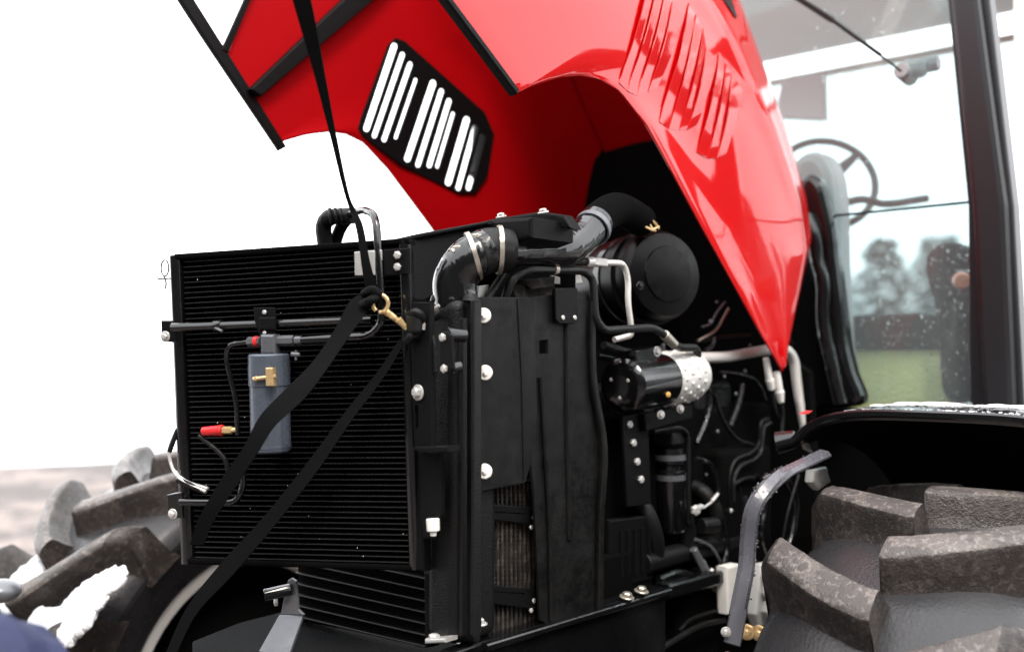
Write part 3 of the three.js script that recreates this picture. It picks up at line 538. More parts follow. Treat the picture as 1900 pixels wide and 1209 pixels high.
// ---- air cleaner
{
  const c = onX(1240, 508, 0.36), d = V(0.93, 0.05, 0.36).normalize(), b = c.clone().addScaledVector(d, -0.26);
  const ac = part('air_cleaner', lathe(b, d, [[0, 0], [0.092, 0], [0.098, 0.01], [0.098, 0.18], [0.104, 0.183], [0.104, 0.197], [0.097, 0.2], [0.097, 0.232], [0.088, 0.25], [0.06, 0.258], [0.058, 0.262], [0.02, 0.266], [0, 0.267]], 48), M.airBox, 'round black air cleaner housing');
  part('cleaner_band', lathe(b.clone().addScaledVector(d, 0.12), d, [[0.0985, 0], [0.101, 0.001], [0.101, 0.022], [0.0985, 0.023]], 48), M.blackGloss, undefined, ac);
  part('cleaner_clip', [hose([onX(1182, 408, 0.34), onX(1200, 403, 0.345), onX(1216, 415, 0.35), onX(1222, 424, 0.35)], 0.0028, 8), hose([onX(1186, 414, 0.34), onX(1202, 412, 0.345), onX(1210, 424, 0.35), onX(1222, 420, 0.35)], 0.0026, 8), hose([onX(1196, 420, 0.345), onX(1208, 426, 0.35), onX(1216, 428, 0.35)], 0.0026, 8)], M.brass, undefined, ac);
  part('bolt', bolt(onX(1188, 530, 0.34), V(1, 0, 0.4), 0.006), M.blackGloss, undefined, ac);
}
// ---- alternator / compressor
{
  const a = onX(1150, 716, 0.335), b = onX(1288, 694, 0.335), d = b.clone().sub(a), L = d.length(); d.normalize();
  const cp = part('compressor', lathe(a, d, [[0, 0], [0.02, -0.001], [0.04, 0.0], [0.05, 0.004], [0.0555, 0.012], [0.0555, L * 0.52], [0.053, L * 0.53], [0, L * 0.53]], 48), M.blackGloss, 'black and silver air conditioning compressor');
  const [u, v] = frame(d.clone().negate());
  for (let k = 0; k < 3; k++) { const q = k / 3 * 6.283 + 0.5; part('bolt', bolt(a.clone().addScaledVector(u, 0.024 * Math.cos(q)).addScaledVector(v, 0.024 * Math.sin(q)), d.clone().negate(), 0.0042, false), M.zinc, undefined, cp); }
  const body = [lathe(a.clone().addScaledVector(d, L * 0.53), d, [[0, 0], [0.054, 0], [0.0575, 0.004], [0.0575, L * 0.36], [0.05, L * 0.44], [0.03, L * 0.47], [0, L * 0.47]], 40)];
  for (let i = 0; i < 4; i++) for (let k = 0; k < 16; k++) {
    const q = (k + (i % 2) * 0.5) / 16 * Math.PI * 2, p = a.clone().addScaledVector(d, L * (0.57 + i * 0.09)).addScaledVector(u, 0.0545 * Math.cos(q)).addScaledVector(v, 0.0545 * Math.sin(q));
    const s = new THREE.SphereGeometry(0.0062, 12, 8); s.translate(p.x, p.y, p.z); body.push(s);
  }
  part('compressor_body', body, M.alu, 'pale cast compressor body', cp);
  part('compressor_lug', [plateP([[1180, 650], [1222, 642], [1226, 672], [1182, 676]], XP(0.36), 0.03, 0.003)], M.blackGloss, undefined, cp);
  part('bolt', bolt(onX(1219, 652, 0.362), V(1, 0, 0.2), 0.007), M.zinc, undefined, cp);
  for (const [x, y] of [[1206, 758 - 20], [1226, 769], [1262, 758]]) part('bolt', bolt(onX(x, y, 0.362), V(1, 0, 0.4), 0.0062), M.zinc, undefined, cp);
  part('oil_stain', [(() => { const g = new THREE.SphereGeometry(0.006, 12, 8); g.scale(0.4, 1, 1.5); const p = onX(1240, 732, 0.388); g.translate(p.x, p.y, p.z); return g; })()], std({ color: lin(0.45, 0.25, 0.06), roughness: 0.6 }), undefined, cp);
}
// ---- bracket plate with a column of bolts, filters, block
const block = part('engine_block', [
  plateP([[900, 475], [1050, 492], [1050, 562], [900, 562]], RP(1.55), 0.03, 0),   plateP([[965, 330], [1120, 270], [1300, 250], [1395, 420], [1446, 540], [1446, 650], [1500, 690], [1520, 1000], [965, 1000]], RP(2.5), 0.03, 0.002),  // first plate is a dark fill standing for shade behind the pipes
  span(-0.02, 0.27, 0.62, 1.38, 1.66, 2.5, 0.02), span(0.1, 0.315, 0.72, 1.1, 1.68, 1.8, 0.01), span(-0.3, 0.2, 1.35, 1.62, 1.5, 2.2, 0.05),
  span(0.2, 0.33, 0.72, 1.02, 1.95, 2.12, 0.02), span(0.22, 0.32, 0.95, 1.28, 2.15, 2.4, 0.02)], M.void, 'dark engine block with an added dark fill plate');
part('bolted_bracket', [plateP([[1155, 772], [1200, 764], [1204, 800], [1208, 935], [1165, 940]], XP(0.325), 0.008, 0.002), plateP([[1196, 768], [1285, 750], [1285, 775], [1200, 800]], XP(0.34), 0.012, 0.002)], M.blackSoft, undefined, block);
for (const [x, y] of [[1167, 787], [1174, 821], [1181, 856], [1188, 889]]) part('bolt', bolt(onX(x, y, 0.3255), V(1, 0, 0.1), 0.0085, false), M.zinc, undefined, block);
{
  const a = onX(1246, 985, 0.29), b = onX(1243, 830, 0.29), up = b.clone().sub(a), L = up.length();
  const f = part('fuel_filter', lathe(a, up, [[0, 0], [0.03, 0], [0.034, 0.006], [0.034, L * 0.72], [0.03, L * 0.74], [0.03, L * 0.8], [0.036, L * 0.82], [0.036, L], [0, L]], 32), M.blackGloss, 'black fuel filter canister');
  part('filter_cap', [rbox(onX(1246, 812, 0.3), V(0.05, 0.03, 0.07), 0.006)], M.cast, undefined, f);
  part('filter_rail', [tube([onX(1212, 800, 0.33), onX(1262, 792, 0.33), onX(1277, 805, 0.33), onX(1278, 970, 0.33)], 0.005, 0.02, 10)], M.cast, undefined, f);
  part('filter_band', [lathe(a.clone().addScaledVector(up, 0.62), up, [[0.0342, 0], [0.0352, 0], [0.0352, 0.012], [0.0342, 0.012]], 32), lathe(a.clone().addScaledVector(up, 0.86), up, [[0.0362, 0], [0.0375, 0], [0.0375, 0.012], [0.0362, 0.012]], 32)], M.steel, undefined, f);
}
// loose hoses, rods and fittings in the engine bay
part('silver_coolant_pipe', tube([onX(1284, 664, 0.30), onX(1350, 662, 0.30), onX(1425, 648, 0.31), onX(1462, 648, 0.33), onX(1474, 668, 0.335), onX(1480, 720, 0.34), onX(1487, 772, 0.35)], 0.01, 0.03) && sweep(bend([onX(1284, 664, 0.30), onX(1350, 662, 0.30), onX(1425, 648, 0.31), onX(1462, 648, 0.33), onX(1474, 668, 0.335), onX(1480, 720, 0.34), onX(1490, 775, 0.35), onX(1500, 840, 0.36)], 0.03), ring(0.0125, 16)), M.alu, 'pale silver coolant pipe', tractor);
part('plug_lead', [cyl(onX(1421, 664, 0.36), onX(1428, 704, 0.36), 0.0075, 0.009, 14), cyl(onX(1428, 703, 0.36), onX(1432, 722, 0.36), 0.0105, 0.0085, 14)], M.white, undefined, block);
part('plug_lead', [cyl(onX(1441, 690, 0.37), onX(1446, 726, 0.37), 0.0085, 0.0095, 14), cyl(onX(1446, 725, 0.37), onX(1449, 746, 0.37), 0.0115, 0.008, 14)], M.white, undefined, block);
const bayHoses = [
  [[[1433, 720], [1438, 760], [1452, 790]], 0.33, 0.0055], [[[1449, 744], [1452, 770], [1450, 800]], 0.34, 0.0055],
  [[[1326, 730], [1340, 775], [1365, 812], [1398, 826]], 0.31, 0.005], [[[1378, 712], [1370, 750], [1355, 790]], 0.31, 0.007],
  [[[1425, 776], [1412, 784], [1408, 822], [1396, 838], [1362, 856], [1354, 885], [1354, 940]], 0.32, 0.0048],
  [[[1430, 784], [1418, 792], [1412, 836], [1400, 852], [1372, 866], [1362, 890], [1361, 930]], 0.335, 0.0048],
  [[[1362, 898], [1385, 887], [1420, 890]], 0.33, 0.0045], [[[1295, 632], [1330, 610], [1342, 590], [1352, 572]], 0.29, 0.0032],
  [[[1290, 634], [1350, 624], [1392, 622]], 0.28, 0.0045], [[[1440, 610], [1458, 618], [1470, 640]], 0.31, 0.005],
  [[[1308, 650], [1322, 640], [1326, 626]], 0.3, 0.005], [[[1225, 980], [1210, 1010], [1235, 1030], [1262, 1026]], 0.31, 0.003],
  [[[1260, 1170], [1280, 1150], [1320, 1135], [1345, 1130]], 0.35, 0.004], [[[1230, 1200], [1300, 1160], [1345, 1150]], 0.36, 0.006],
  [[[1482, 880], [1460, 960], [1445, 1060]], 0.45, 0.004], [[[1120, 640], [1180, 655], [1230, 648]], 0.33, 0.008]];
for (const [pts, x, r] of bayHoses) part('engine_hose', hose(pts.map(([a, b]) => onX(a, b, x)), r, 10, 30), r < 0.0035 ? M.clamp : M.cast, undefined, block);
part('pipe_fitting', [cyl(onX(1284, 946, 0.33), onX(1302, 940, 0.33), 0.008, 0.007, 12), cyl(onX(1302, 944, 0.33), onX(1322, 930, 0.33), 0.003, 0.003, 10), cyl(onX(1320, 930, 0.33), onX(1332, 916, 0.33), 0.0045, 0.004, 10)], M.zinc, undefined, block);
part('pipe_fitting', cyl(onX(1300, 976, 0.33), onX(1328, 974, 0.34), 0.018, 0.018, 18), M.cast, undefined, block);
part('pipe_fitting', [cyl(onX(1350, 946, 0.34), onX(1360, 948, 0.34), 0.006, 0.006, 8)], M.cast, undefined, block);
for (const [x, y, r] of [[1328, 974, 0.009], [1320, 1060, 0.008], [1289, 946, 0.012], [1356, 947, 0.005]]) part('bolt', bolt(onX(x, y, 0.345), V(1, 0, 0.5), r, false), M.zinc, undefined, block);
part('sensor', [cyl(onX(1286, 1018, 0.33), onX(1306, 1056, 0.34), 0.0095, 0.0095, 14), cyl(onX(1300, 1042, 0.335), onX(1312, 1066, 0.34), 0.011, 0.0105, 14)], M.steel, undefined, block);
part('intake_casting', [cyl(onX(1150, 1005, 0.24), onX(1205, 985, 0.24), 0.03, 0.03, 20), span(0.2, 0.3, 0.85, 1.12, 1.72, 1.9, 0.02)], M.cast, undefined, block);
part('ribbed_cover', [plateP([[1130, 965], [1210, 955], [1212, 1075], [1132, 1092]], XP(0.31), 0.02, 0.004), ...[0, 1, 2, 3, 4].map(k => sweep([onX(1152 + k * 13, 985 - k * 2, 0.312), onX(1153 + k * 13, 1070 - k * 3, 0.312)], ring(0.004, 8)))], M.blackSoft, undefined, block);
const moreHoses = [
  [[[1300, 700], [1318, 735], [1310, 780], [1292, 822]], 0.3, 0.006], [[[1335, 690], [1372, 694], [1404, 708], [1420, 742]], 0.3, 0.005], [[[1290, 850], [1318, 862], [1332, 900], [1328, 930]], 0.32, 0.006],
  [[[1108, 660], [1140, 668], [1168, 690]], 0.3, 0.007], [[[1345, 960], [1350, 1010], [1340, 1060], [1345, 1110]], 0.34, 0.006], [[[1372, 900], [1378, 960], [1370, 1040]], 0.32, 0.005],
  [[[1222, 1075], [1262, 1062], [1300, 1075], [1336, 1100]], 0.33, 0.008], [[[1405, 880], [1420, 930], [1414, 990], [1428, 1040]], 0.36, 0.007], [[[1290, 1000], [1320, 1015], [1340, 1050]], 0.33, 0.004],
  [[[1415, 590], [1436, 604], [1452, 640]], 0.31, 0.004], [[[1345, 560], [1330, 580], [1318, 600], [1302, 606]], 0.29, 0.003], [[[1460, 890], [1476, 930], [1470, 990], [1452, 1040]], 0.42, 0.011]];
for (const [pts, x, r] of moreHoses) part('engine_hose', hose(pts.map(([a, b]) => onX(a, b, x)), r, 10, 30), r < 0.0045 ? M.steel : M.blackGloss, undefined, block);
for (const [x, y, r] of [[1382, 688, 0.005], [1331, 800, 0.005], [1344, 698, 0.004], [1365, 730, 0.0045], [1310, 880, 0.004], [1404, 860, 0.004], [1230, 640, 0.005], [1330, 560, 0.004], [1318, 596, 0.006], [1392, 640, 0.004], [1238, 1050, 0.005], [1352, 990, 0.004], [1420, 960, 0.005], [1272, 880, 0.004]]) part('bolt', bolt(onX(x, y, 0.31), V(1, 0, 0.4), r, false), M.steel, undefined, block);
part('rocker_cover', [span(0.02, 0.24, 1.36, 1.44, 1.75, 2.35, 0.02), ...[0, 1, 2, 3, 4].map(k => span(0.22, 0.262, 1.3, 1.42, 1.8 + k * 0.11, 1.85 + k * 0.11, 0.01))], M.cast, undefined, block);
part('manifold', [0, 1, 2, 3].map(k => hose([V(0.24, 1.2, -1.85 - k * 0.13), V(0.29, 1.18, -1.86 - k * 0.13), V(0.31, 1.12, -1.88 - k * 0.13), V(0.3, 1.06, -1.9 - k * 0.12)], 0.02, 12, 12)).concat([cyl(V(0.3, 1.06, -1.85), V(0.3, 1.06, -2.35), 0.024, 0.024, 16)]), M.cast, undefined, block);
part('pulley', lathe(V(0.2, 1.02, -1.66), V(0, 0, 1), [[0, 0], [0.07, 0], [0.075, 0.004], [0.068, 0.012], [0.075, 0.02], [0.075, 0.024], [0.06, 0.028], [0.02, 0.03], [0, 0.03]], 36), M.cast, undefined, block);
// stacked pale housings behind the strut
part('valve_stack', [0, 1, 2].map(k => cyl(onX(1430, 1074 + k * 34, 0.4), onX(1434, 1050 + k * 34, 0.4), 0.022, 0.022, 20, 0.2)).concat([plateP([[1412, 1048], [1440, 1044], [1446, 1130], [1436, 1156], [1412, 1164], [1404, 1140]], XP(0.38), 0.03, 0.006)]), M.white, 'stacked white valve housings', tractor);
part('valve_block', plateP([[1349, 1052], [1373, 1046], [1366, 1135], [1352, 1140]], XP(0.38), 0.03, 0.005), M.white, undefined, tractor);
part('stack_bolt', [...bolt(onX(1386, 1172, 0.44), V(0.3, 0, 1), 0.011), ...bolt(onX(1408, 1174, 0.46), V(0.3, 0, 1), 0.011)], M.brass, undefined, tractor);

// ---- frame rail, front support, weights bracket
const rail = part('frame_rail', [
  plateP([[800, 1225], [892, 1192], [1000, 1160], [1228, 1092], [1236, 1100], [1236, 1300], [800, 1360]], XP(0.372), 0.03, 0.004),
  sweep([onX(885, 1197, 0.36), onX(1005, 1161, 0.36), onX(1228, 1094, 0.36)], rect(0.05, 0.012, 0.4), V(1, 0, 0)),
  sweep([onX(1228, 1096, 0.35), onX(1360, 1060, 0.35)], rect(0.04, 0.03, 0.3), V(1, 0, 0)),
  span(-0.33, 0.33, 0.55, 0.8, 1.35, 2.4, 0.02)], M.blackGloss, 'wet black frame rail');
for (const [x, y] of [[1163, 1108], [1190, 1097]]) part('bolt', [...bolt(onX(x, y, 0.375), V(0.2, 1, 0), 0.0095)], M.clamp, undefined, rail);
const nose = part('front_support', [
  plate([[357, 1188], [440, 1155], [530, 1132], [700, 1150], [880, 1200], [860, 1330], [360, 1300]].map(([x, y]) => meet(x, y, { o: onR(560, 1140, 1.3), n: V(0, 1, 0) })), V(0, 1, 0), 0.05, 0.005),
  span(-0.02, 0.34, 0.5, 0.72, 1.12, 1.4, 0.02)], M.noseMat, 'wet black front support casting');

const bracket = part('bent_bracket', [
  plateP([[534, 1076], [540, 1072], [548, 1078], [552, 1130], [562, 1140], [520, 1140], [524, 1120]], RP(1.13), 0.006, 0.0015),
  plateP([[518, 1140], [562, 1140], [532, 1225], [470, 1225]], { o: onR(540, 1140, 1.13), n: V(0.1, 0.55, 1).normalize() }, 0.006, 0.0015)], M.steel, 'grey steel bent bracket under the condenser');
part('bracket_pin', cyl(onR(540, 1093, 1.13), onR(490, 1104, 1.09), 0.0105, 0.0105, 16), M.blackGloss, undefined, bracket);
part('bolt', bolt(onR(514, 1116, 1.12), V(-0.6, 0, 1), 0.0075, false), M.white, undefined, bracket);

// ---- tyres with chevron lugs, rims
function tyre(c, steer, R, W, label, spin, ang, N, h0, h1) {
  const q = new THREE.Quaternion().setFromAxisAngle(V(0, 1, 0), steer), place = g => { g.applyQuaternion(q); g.translate(c.x, c.y, c.z); return g; };
  const crown = u => R - 0.062 - 0.055 * Math.pow(Math.abs(u), 3.2);           // carcass radius at u in -1..1
  const prof = []; const rr = R * 0.56;
  prof.push([rr, -W * 0.36], [rr + 0.03, -W * 0.42], [(rr + R) / 2, -W * 0.5], [crown(1) - 0.04, -W * 0.495]);
  for (let k = -10; k <= 10; k++) prof.push([crown(k / 10), k / 10 * W * 0.47]);
  prof.push([crown(1) - 0.04, W * 0.495], [(rr + R) / 2, W * 0.5], [rr + 0.03, W * 0.42], [rr, W * 0.36]);
  const g = new THREE.LatheGeometry(prof.map(([x, y]) => new THREE.Vector2(x, y)), 96); g.rotateZ(-Math.PI / 2);
  const t = part('tyre', place(toCreasedNormals(g, 0.9)), M.tyreBase, label);
  const lugGeo = s => {
    const n = 16, rows = [], pos = [], idx = [];
    for (let i = 0; i <= n; i++) {
      const v = i / n, x = s * lerp(-0.01, W * 0.5, Math.pow(v, 0.95)), th = -ang * Math.pow(v, 1.4), u = x / (W * 0.47);
      const base = crown(Math.min(1.04, Math.abs(u))) - 0.012 - (v > 0.94 ? 0.03 : 0), top = R - 0.012 * u * u - (v > 0.97 ? 0.03 : v > 0.92 ? 0.012 : 0);
      const half = lerp(h0, h1, v), slope = 0.028, h = k => k / R;
      const j = () => (noise.noise(v * 6, s * 3, 1) * 0.003);
      const H = top - base, side = [[base - 0.004, half + 0.042], [base + 0.14 * H, half + 0.026], [base + 0.45 * H, half + 0.014], [top - 0.014, half + 0.007], [top - 0.005, half + 0.003], [top - 0.001, half - 0.004]];
      rows.push([...side, [top + 0.001 + j(), half * 0.4], [top + 0.001 - j(), -half * 0.4], ...side.map(([a, b]) => [a, -b]).reverse()].map(([a, b], q) => [a + 0.0022 * noise.noise(v * 9, q * 0.8, s * 4), b + 0.002 * noise.noise(v * 7, q * 0.7, s * 9 + 3)]).map(([r, w]) => { const a = th + h(w); return [x, r * Math.cos(a), r * Math.sin(a)]; }));
    }
    for (const r of rows) for (const p of r) pos.push(...p);
    const m = rows[0].length;
    for (let i = 0; i < n; i++) for (let k = 0; k < m - 1; k++) { const a = i * m + k, b = a + 1, d = a + m, e = d + 1; if (s > 0) idx.push(a, b, d, b, e, d); else idx.push(a, d, b, b, d, e); }
    for (const e of [0, n]) for (let k = 1; k < m - 1; k++) { const o = e * m; if ((e === 0) === (s > 0)) idx.push(o, o + k + 1, o + k); else idx.push(o, o + k, o + k + 1); }
    const gg = new THREE.BufferGeometry(); gg.setAttribute('position', new THREE.Float32BufferAttribute(pos, 3)); gg.setIndex(idx);
    const cr = toCreasedNormals(gg, 0.75), pp = cr.attributes.position, col = new Float32Array(pp.count * 3);
    for (let i = 0; i < pp.count; i += 3) {                     // full tone on the tread faces, darker tone on the flanks
      let low = 9; for (let k = 0; k < 3; k++) { const u = pp.getX(i + k) / (W * 0.47); low = Math.min(low, Math.hypot(pp.getY(i + k), pp.getZ(i + k)) - (R - 0.012 * u * u)); }
      for (let k = 0; k < 3; k++) { const t = low > -0.0095 ? [1, 1, 1] : [0.36, 0.34, 0.335]; col.set(t, (i + k) * 3); }
    }
    cr.setAttribute('color', new THREE.BufferAttribute(col, 3));
    return clean(cr, true);
  };
  const geos = { 1: [], [-1]: [] };
  for (const s of [1, -1]) geos[s] = lugGeo(s);
  for (let k = 0; k < N; k++) for (const s of [1, -1]) {
    const a = (k + (s > 0 ? 0 : 0.5)) / N * Math.PI * 2 + spin;
    const m = new THREE.Mesh(geos[s], M.tyre); m.name = numbered('tread_lug'); m.castShadow = m.receiveShadow = true;
    m.quaternion.copy(q).multiply(new THREE.Quaternion().setFromAxisAngle(V(1, 0, 0), -a));
    m.position.set(c.x, c.y, c.z).sub(tractor.position);
    t.add(m);
  }
  const turned = (p, mat, name, lb) => { const g2 = new THREE.LatheGeometry(p.map(([x, y]) => new THREE.Vector2(x, y)), 64); g2.rotateZ(-Math.PI / 2); return part(name, place(toCreasedNormals(g2, 0.6)), mat, lb, t); };
  for (const e of [1, -1]) { const p = [[rr * 0.93, W * 0.30], [rr * 0.955, W * 0.335], [rr * 1.02, W * 0.355], [rr * 1.10, W * 0.36], [rr * 1.115, W * 0.37], [rr * 1.10, W * 0.383], [rr * 1.0, W * 0.38], [rr * 0.93, W * 0.36], [rr * 0.91, W * 0.30], [rr * 0.93, W * 0.30]].map(([x, y]) => [x, y * e]); turned(e > 0 ? p : p.reverse(), M.rim, 'wheel_rim', 'pale wheel rim flange'); }
  turned([[0.05, 0.1], [rr * 0.55, 0.06], [rr * 0.85, 0.05], [rr * 0.90, -W * 0.29], [rr * 0.98, -W * 0.29], [rr * 0.98, W * 0.29], [rr * 0.90, W * 0.29], [rr * 0.87, 0.075], [rr * 0.5, 0.085], [0.05, 0.12], [0.05, 0.1]], M.void, 'wheel_disc');
  return t;
}
const nearC = V(0.875, 0.625, -1.98), farC = V(-0.96, 0.615, -1.62);
const nearTyre = tyre(nearC, 0.06, 0.635, 0.44, 'muddy front tyre nearest the camera', -0.05, 0.2, 15, 0.028, 0.033);
const farTyre = tyre(farC, 0.06, 0.65, 0.46, 'far front tyre with snow between its lugs', 0.14, 0.36, 16, 0.021, 0.026);
part('axle', [cyl(V(-0.8, 0.615, -1.9), V(0.75, 0.615, -2.0), 0.09, 0.09, 20), span(-0.7, -0.5, 0.5, 0.75, 1.75, 2.0, 0.03)], M.void);

// ---- front fender and its strut
{
  const c = V(0, 0.615, -2.06), FR = 0.80, pts = [], L = [], R = [];
  const a0 = Math.atan2(onX(1480, 772, 0.6).y - c.y, onX(1480, 772, 0.6).z - c.z), rad = Math.hypot(onX(1480, 772, 0.6).y - c.y, onX(1480, 772, 0.6).z - c.z);
  void FR; void pts;
  const prof = (u) => rad + 0.018 * (1 - Math.pow(Math.abs(u), 3)) - 0.045 * Math.pow(Math.abs(u), 6);
  const pos = [], idx = [], A = 40, K = 16;
  for (const l of [0, 1]) for (let i = 0; i <= A; i++) for (let k = 0; k <= K; k++) {
    const a = a0 + i / A * 2.0, u = k / K * 2 - 1, r = prof(u) - l * 0.012 - 0.0;
    const x = 0.875 + u * 0.285, sag = i === 0 ? 0.006 : 0;
    pos.push(x, c.y + (r - sag) * Math.sin(a), c.z + (r - sag) * Math.cos(a));
  }
  const W = K + 1, id = (l, i, k) => l * (A + 1) * W + i * W + k, quad = (a, b, cc, d) => idx.push(a, b, cc, a, cc, d);
  for (let i = 0; i < A; i++) for (let k = 0; k < K; k++) { quad(id(0, i, k), id(0, i, k + 1), id(0, i + 1, k + 1), id(0, i + 1, k)); quad(id(1, i, k), id(1, i + 1, k), id(1, i + 1, k + 1), id(1, i, k + 1)); }
  for (let k = 0; k < K; k++) quad(id(0, 0, k), id(1, 0, k), id(1, 0, k + 1), id(0, 0, k + 1));
  for (let i = 0; i < A; i++) { quad(id(0, i, 0), id(0, i + 1, 0), id(1, i + 1, 0), id(1, i, 0)); quad(id(0, i, K), id(1, i, K), id(1, i + 1, K), id(0, i + 1, K)); }
  const g = new THREE.BufferGeometry(); g.setAttribute('position', new THREE.Float32BufferAttribute(pos, 3)); g.setIndex(idx);
  const fender = part('fender', toCreasedNormals(g, 0.6), M.blackGloss, 'wet black plastic fender over the near front tyre');
  const lip = []; for (let k = 0; k <= 24; k++) { const u = k / 24 * 2 - 1, r = prof(u) - 0.005; lip.push(V(0.875 + u * 0.285, c.y + r * Math.sin(a0), c.z + r * Math.cos(a0) + 0.004)); }
  part('fender_lip', sweep(lip, rect(0.016, 0.012, 0.6), V(0, 1, 0)), M.blackGloss, undefined, fender);
  {
    const lp = [], li = [];
    for (let i = 0; i <= 24; i++) for (let k = 0; k <= 8; k++) { const a = a0 + 0.012 + i / 24 * 1.95, u = k / 8 * 2 - 1, r = prof(u) - 0.016; lp.push(0.875 + u * 0.279, c.y + r * Math.sin(a), c.z + r * Math.cos(a)); }
    for (let i = 0; i < 24; i++) for (let k = 0; k < 8; k++) { const a = i * 9 + k; li.push(a, a + 9, a + 1, a + 1, a + 9, a + 10); }
    const lg = new THREE.BufferGeometry(); lg.setAttribute('position', new THREE.Float32BufferAttribute(lp, 3)); lg.setIndex(li); lg.computeVertexNormals();
    part('fender_shade', lg, M.void, undefined, fender);  // near-black sheet standing for the shade under the fender
  }
  part('reflector', plateP([[1484, 768], [1498, 761], [1508, 762], [1500, 768]], XP(0.61), 0.004, 0.001), M.redCap, 'small red reflector', fender);
  const crust = new THREE.SphereGeometry(1, 10, 6), list = [];
  for (let k = 0; k < 420; k++) {
    const u = rnd() * 1.9 - 0.95, a = a0 + 0.01 + rnd() * rnd() * 0.5, r = prof(u), s = 0.0018 + rnd() * rnd() * 0.0045, gg = crust.clone();
    gg.scale(s, s * 0.5, s * (0.8 + rnd())); gg.rotateX(Math.PI / 2 - a); gg.translate(0.875 + u * 0.285, c.y + r * Math.sin(a), c.z + r * Math.cos(a)); list.push(gg);
  }
  const dr = part('water_drops', list, M.drop, undefined, fender); dr.userData.kind = 'stuff';
  const sl = []; const sph = new THREE.SphereGeometry(1, 20, 12);
  for (let k = 0; k < 60; k++) {
    const u = rnd() * 1.7 - 0.75, a = a0 + 0.16 + rnd() * 0.25, r = prof(u), s = 0.010 + rnd() * 0.018, gg = sph.clone(), pp = gg.attributes.position;
    for (let i = 0; i < pp.count; i++) { const f = 1 + 0.22 * noise.noise(pp.getX(i) * 2 + k, pp.getY(i) * 2, pp.getZ(i) * 2); pp.setXYZ(i, pp.getX(i) * f, pp.getY(i) * f, pp.getZ(i) * f); }
    gg.computeVertexNormals(); gg.scale(s * 1.6, s * 0.35, s); gg.rotateX(Math.PI / 2 - a); gg.translate(0.875 + u * 0.285, c.y + r * Math.sin(a), c.z + r * Math.cos(a)); sl.push(gg);
  }
  const sn = part('slush', sl, M.snow, 'wet snow on top of the fender', fender); sn.userData.kind = 'stuff';
  part('fender_clip', [plateP([[1510, 872], [1536, 866], [1544, 895], [1522, 910], [1508, 895]], XP(0.62), 0.02, 0.006), plateP([[1490, 815], [1504, 824], [1508, 840], [1496, 834]], XP(0.6), 0.008, 0.002)], M.zinc, undefined, fender);
  part('indicator_lamp', [cyl(onX(1440, 822, 0.52), onX(1478, 816, 0.56), 0.024, 0.02, 24)], M.blackGloss, undefined, fender);

  const path = bend([[1530, 842, 0.66], [1440, 885, 0.63], [1395, 940, 0.61], [1388, 1000, 0.6], [1386, 1050, 0.6], [1368, 1140, 0.6]].map(([x, y, X]) => onX(x, y, X)), 0.06);
  const strut = part('fender_strut', [sweep(path, rect(0.031, 0.016, 0.8), V(0.75, 0.1, -0.66)), sweep([onX(1372, 1128, 0.602), onX(1358, 1195, 0.602)], rect(0.03, 0.016, 0.3), V(0.75, 0, -0.66))], M.strut, 'wet black curved strut of the fender, sky sheen put in as grey');
  const dl = [];
  for (let k = 0; k < 260; k++) {
    const f = Math.min(0.999, rnd() * rnd() * 1.3), i = Math.floor(f * (path.length - 1)), p = path[i].clone().lerp(path[i + 1], rnd()), t = path[i + 1].clone().sub(path[i]).normalize();
    const sd = V(0.75, 0.1, -0.66); sd.addScaledVector(t, -sd.dot(t)).normalize(); const n = t.clone().cross(sd).normalize(); if (n.dot(camDir) > 0) n.negate();
    const s = 0.0014 + rnd() * rnd() * 0.0032, gg = crust.clone(); gg.scale(s, s * 0.7, s);
    p.addScaledVector(sd, (rnd() - 0.5) * 0.036).addScaledVector(n, 0.006); gg.translate(p.x, p.y, p.z); dl.push(gg);
  }
  const d2 = part('water_drops', dl, M.drop, undefined, strut); d2.userData.kind = 'stuff';
  part('bolt', bolt(onX(1347, 1172, 0.6), V(0.5, 0, 1), 0.006), M.zinc, undefined, strut);
}

// ---- cab
const CR = 2.64;
const cab = part('cab', [
  plateP([[1755, -30], [1765, -30], [1812, 380], [1826, 745], [1843, 760], [1812, 760], [1800, 745], [1796, 380]], RP(CR - 0.005), 0.03, 0.004),
  plateP([[1758, -30], [1812, -30], [1866, 380], [1882, 760], [1822, 760], [1802, 380]], RP(CR - 0.03), 0.07, 0.014),
  plateP([[1811, -30], [1832, -30], [1880, 380], [1900, 765], [1878, 765], [1864, 380]], RP(CR + 0.0), 0.06, 0.008)], M.pillar, 'black cab front post and frame');
part('floor_panel', [span(-0.75, 0.80, 0.75, 1.36, CR + 0.06, CR + 0.1, 0.01), span(-0.75, 0.75, 0.7, 0.74, CR + 0.1, 4.2, 0.005)], M.void, undefined, cab);
part('roof', [span(-0.80, 0.80, 2.86, 3.0, CR - 0.05, 4.35, 0.06)], M.greyPlastic, undefined, cab);
part('roof_lining', [span(-0.74, 0.74, 2.80, 2.85, CR + 0.06, 4.2, 0.012)], M.lining, 'pale grey roof lining', cab);
part('rear_frame', [span(-0.76, -0.69, 0.75, 2.80, 4.2, 4.28, 0.01), span(0.69, 0.76, 0.75, 2.80, 4.2, 4.28, 0.01), span(-0.69, 0.69, 2.70, 2.725, 4.2, 4.25, 0.01), span(-0.69, 0.69, 0.75, 0.98, 4.2, 4.25, 0.01)], M.white, 'pale rear window frame', cab);
part('side_pillar', span(-0.80, -0.74, 1.05, 2.84, CR + 0.02, CR + 0.1, 0.01), M.pillar, undefined, cab);
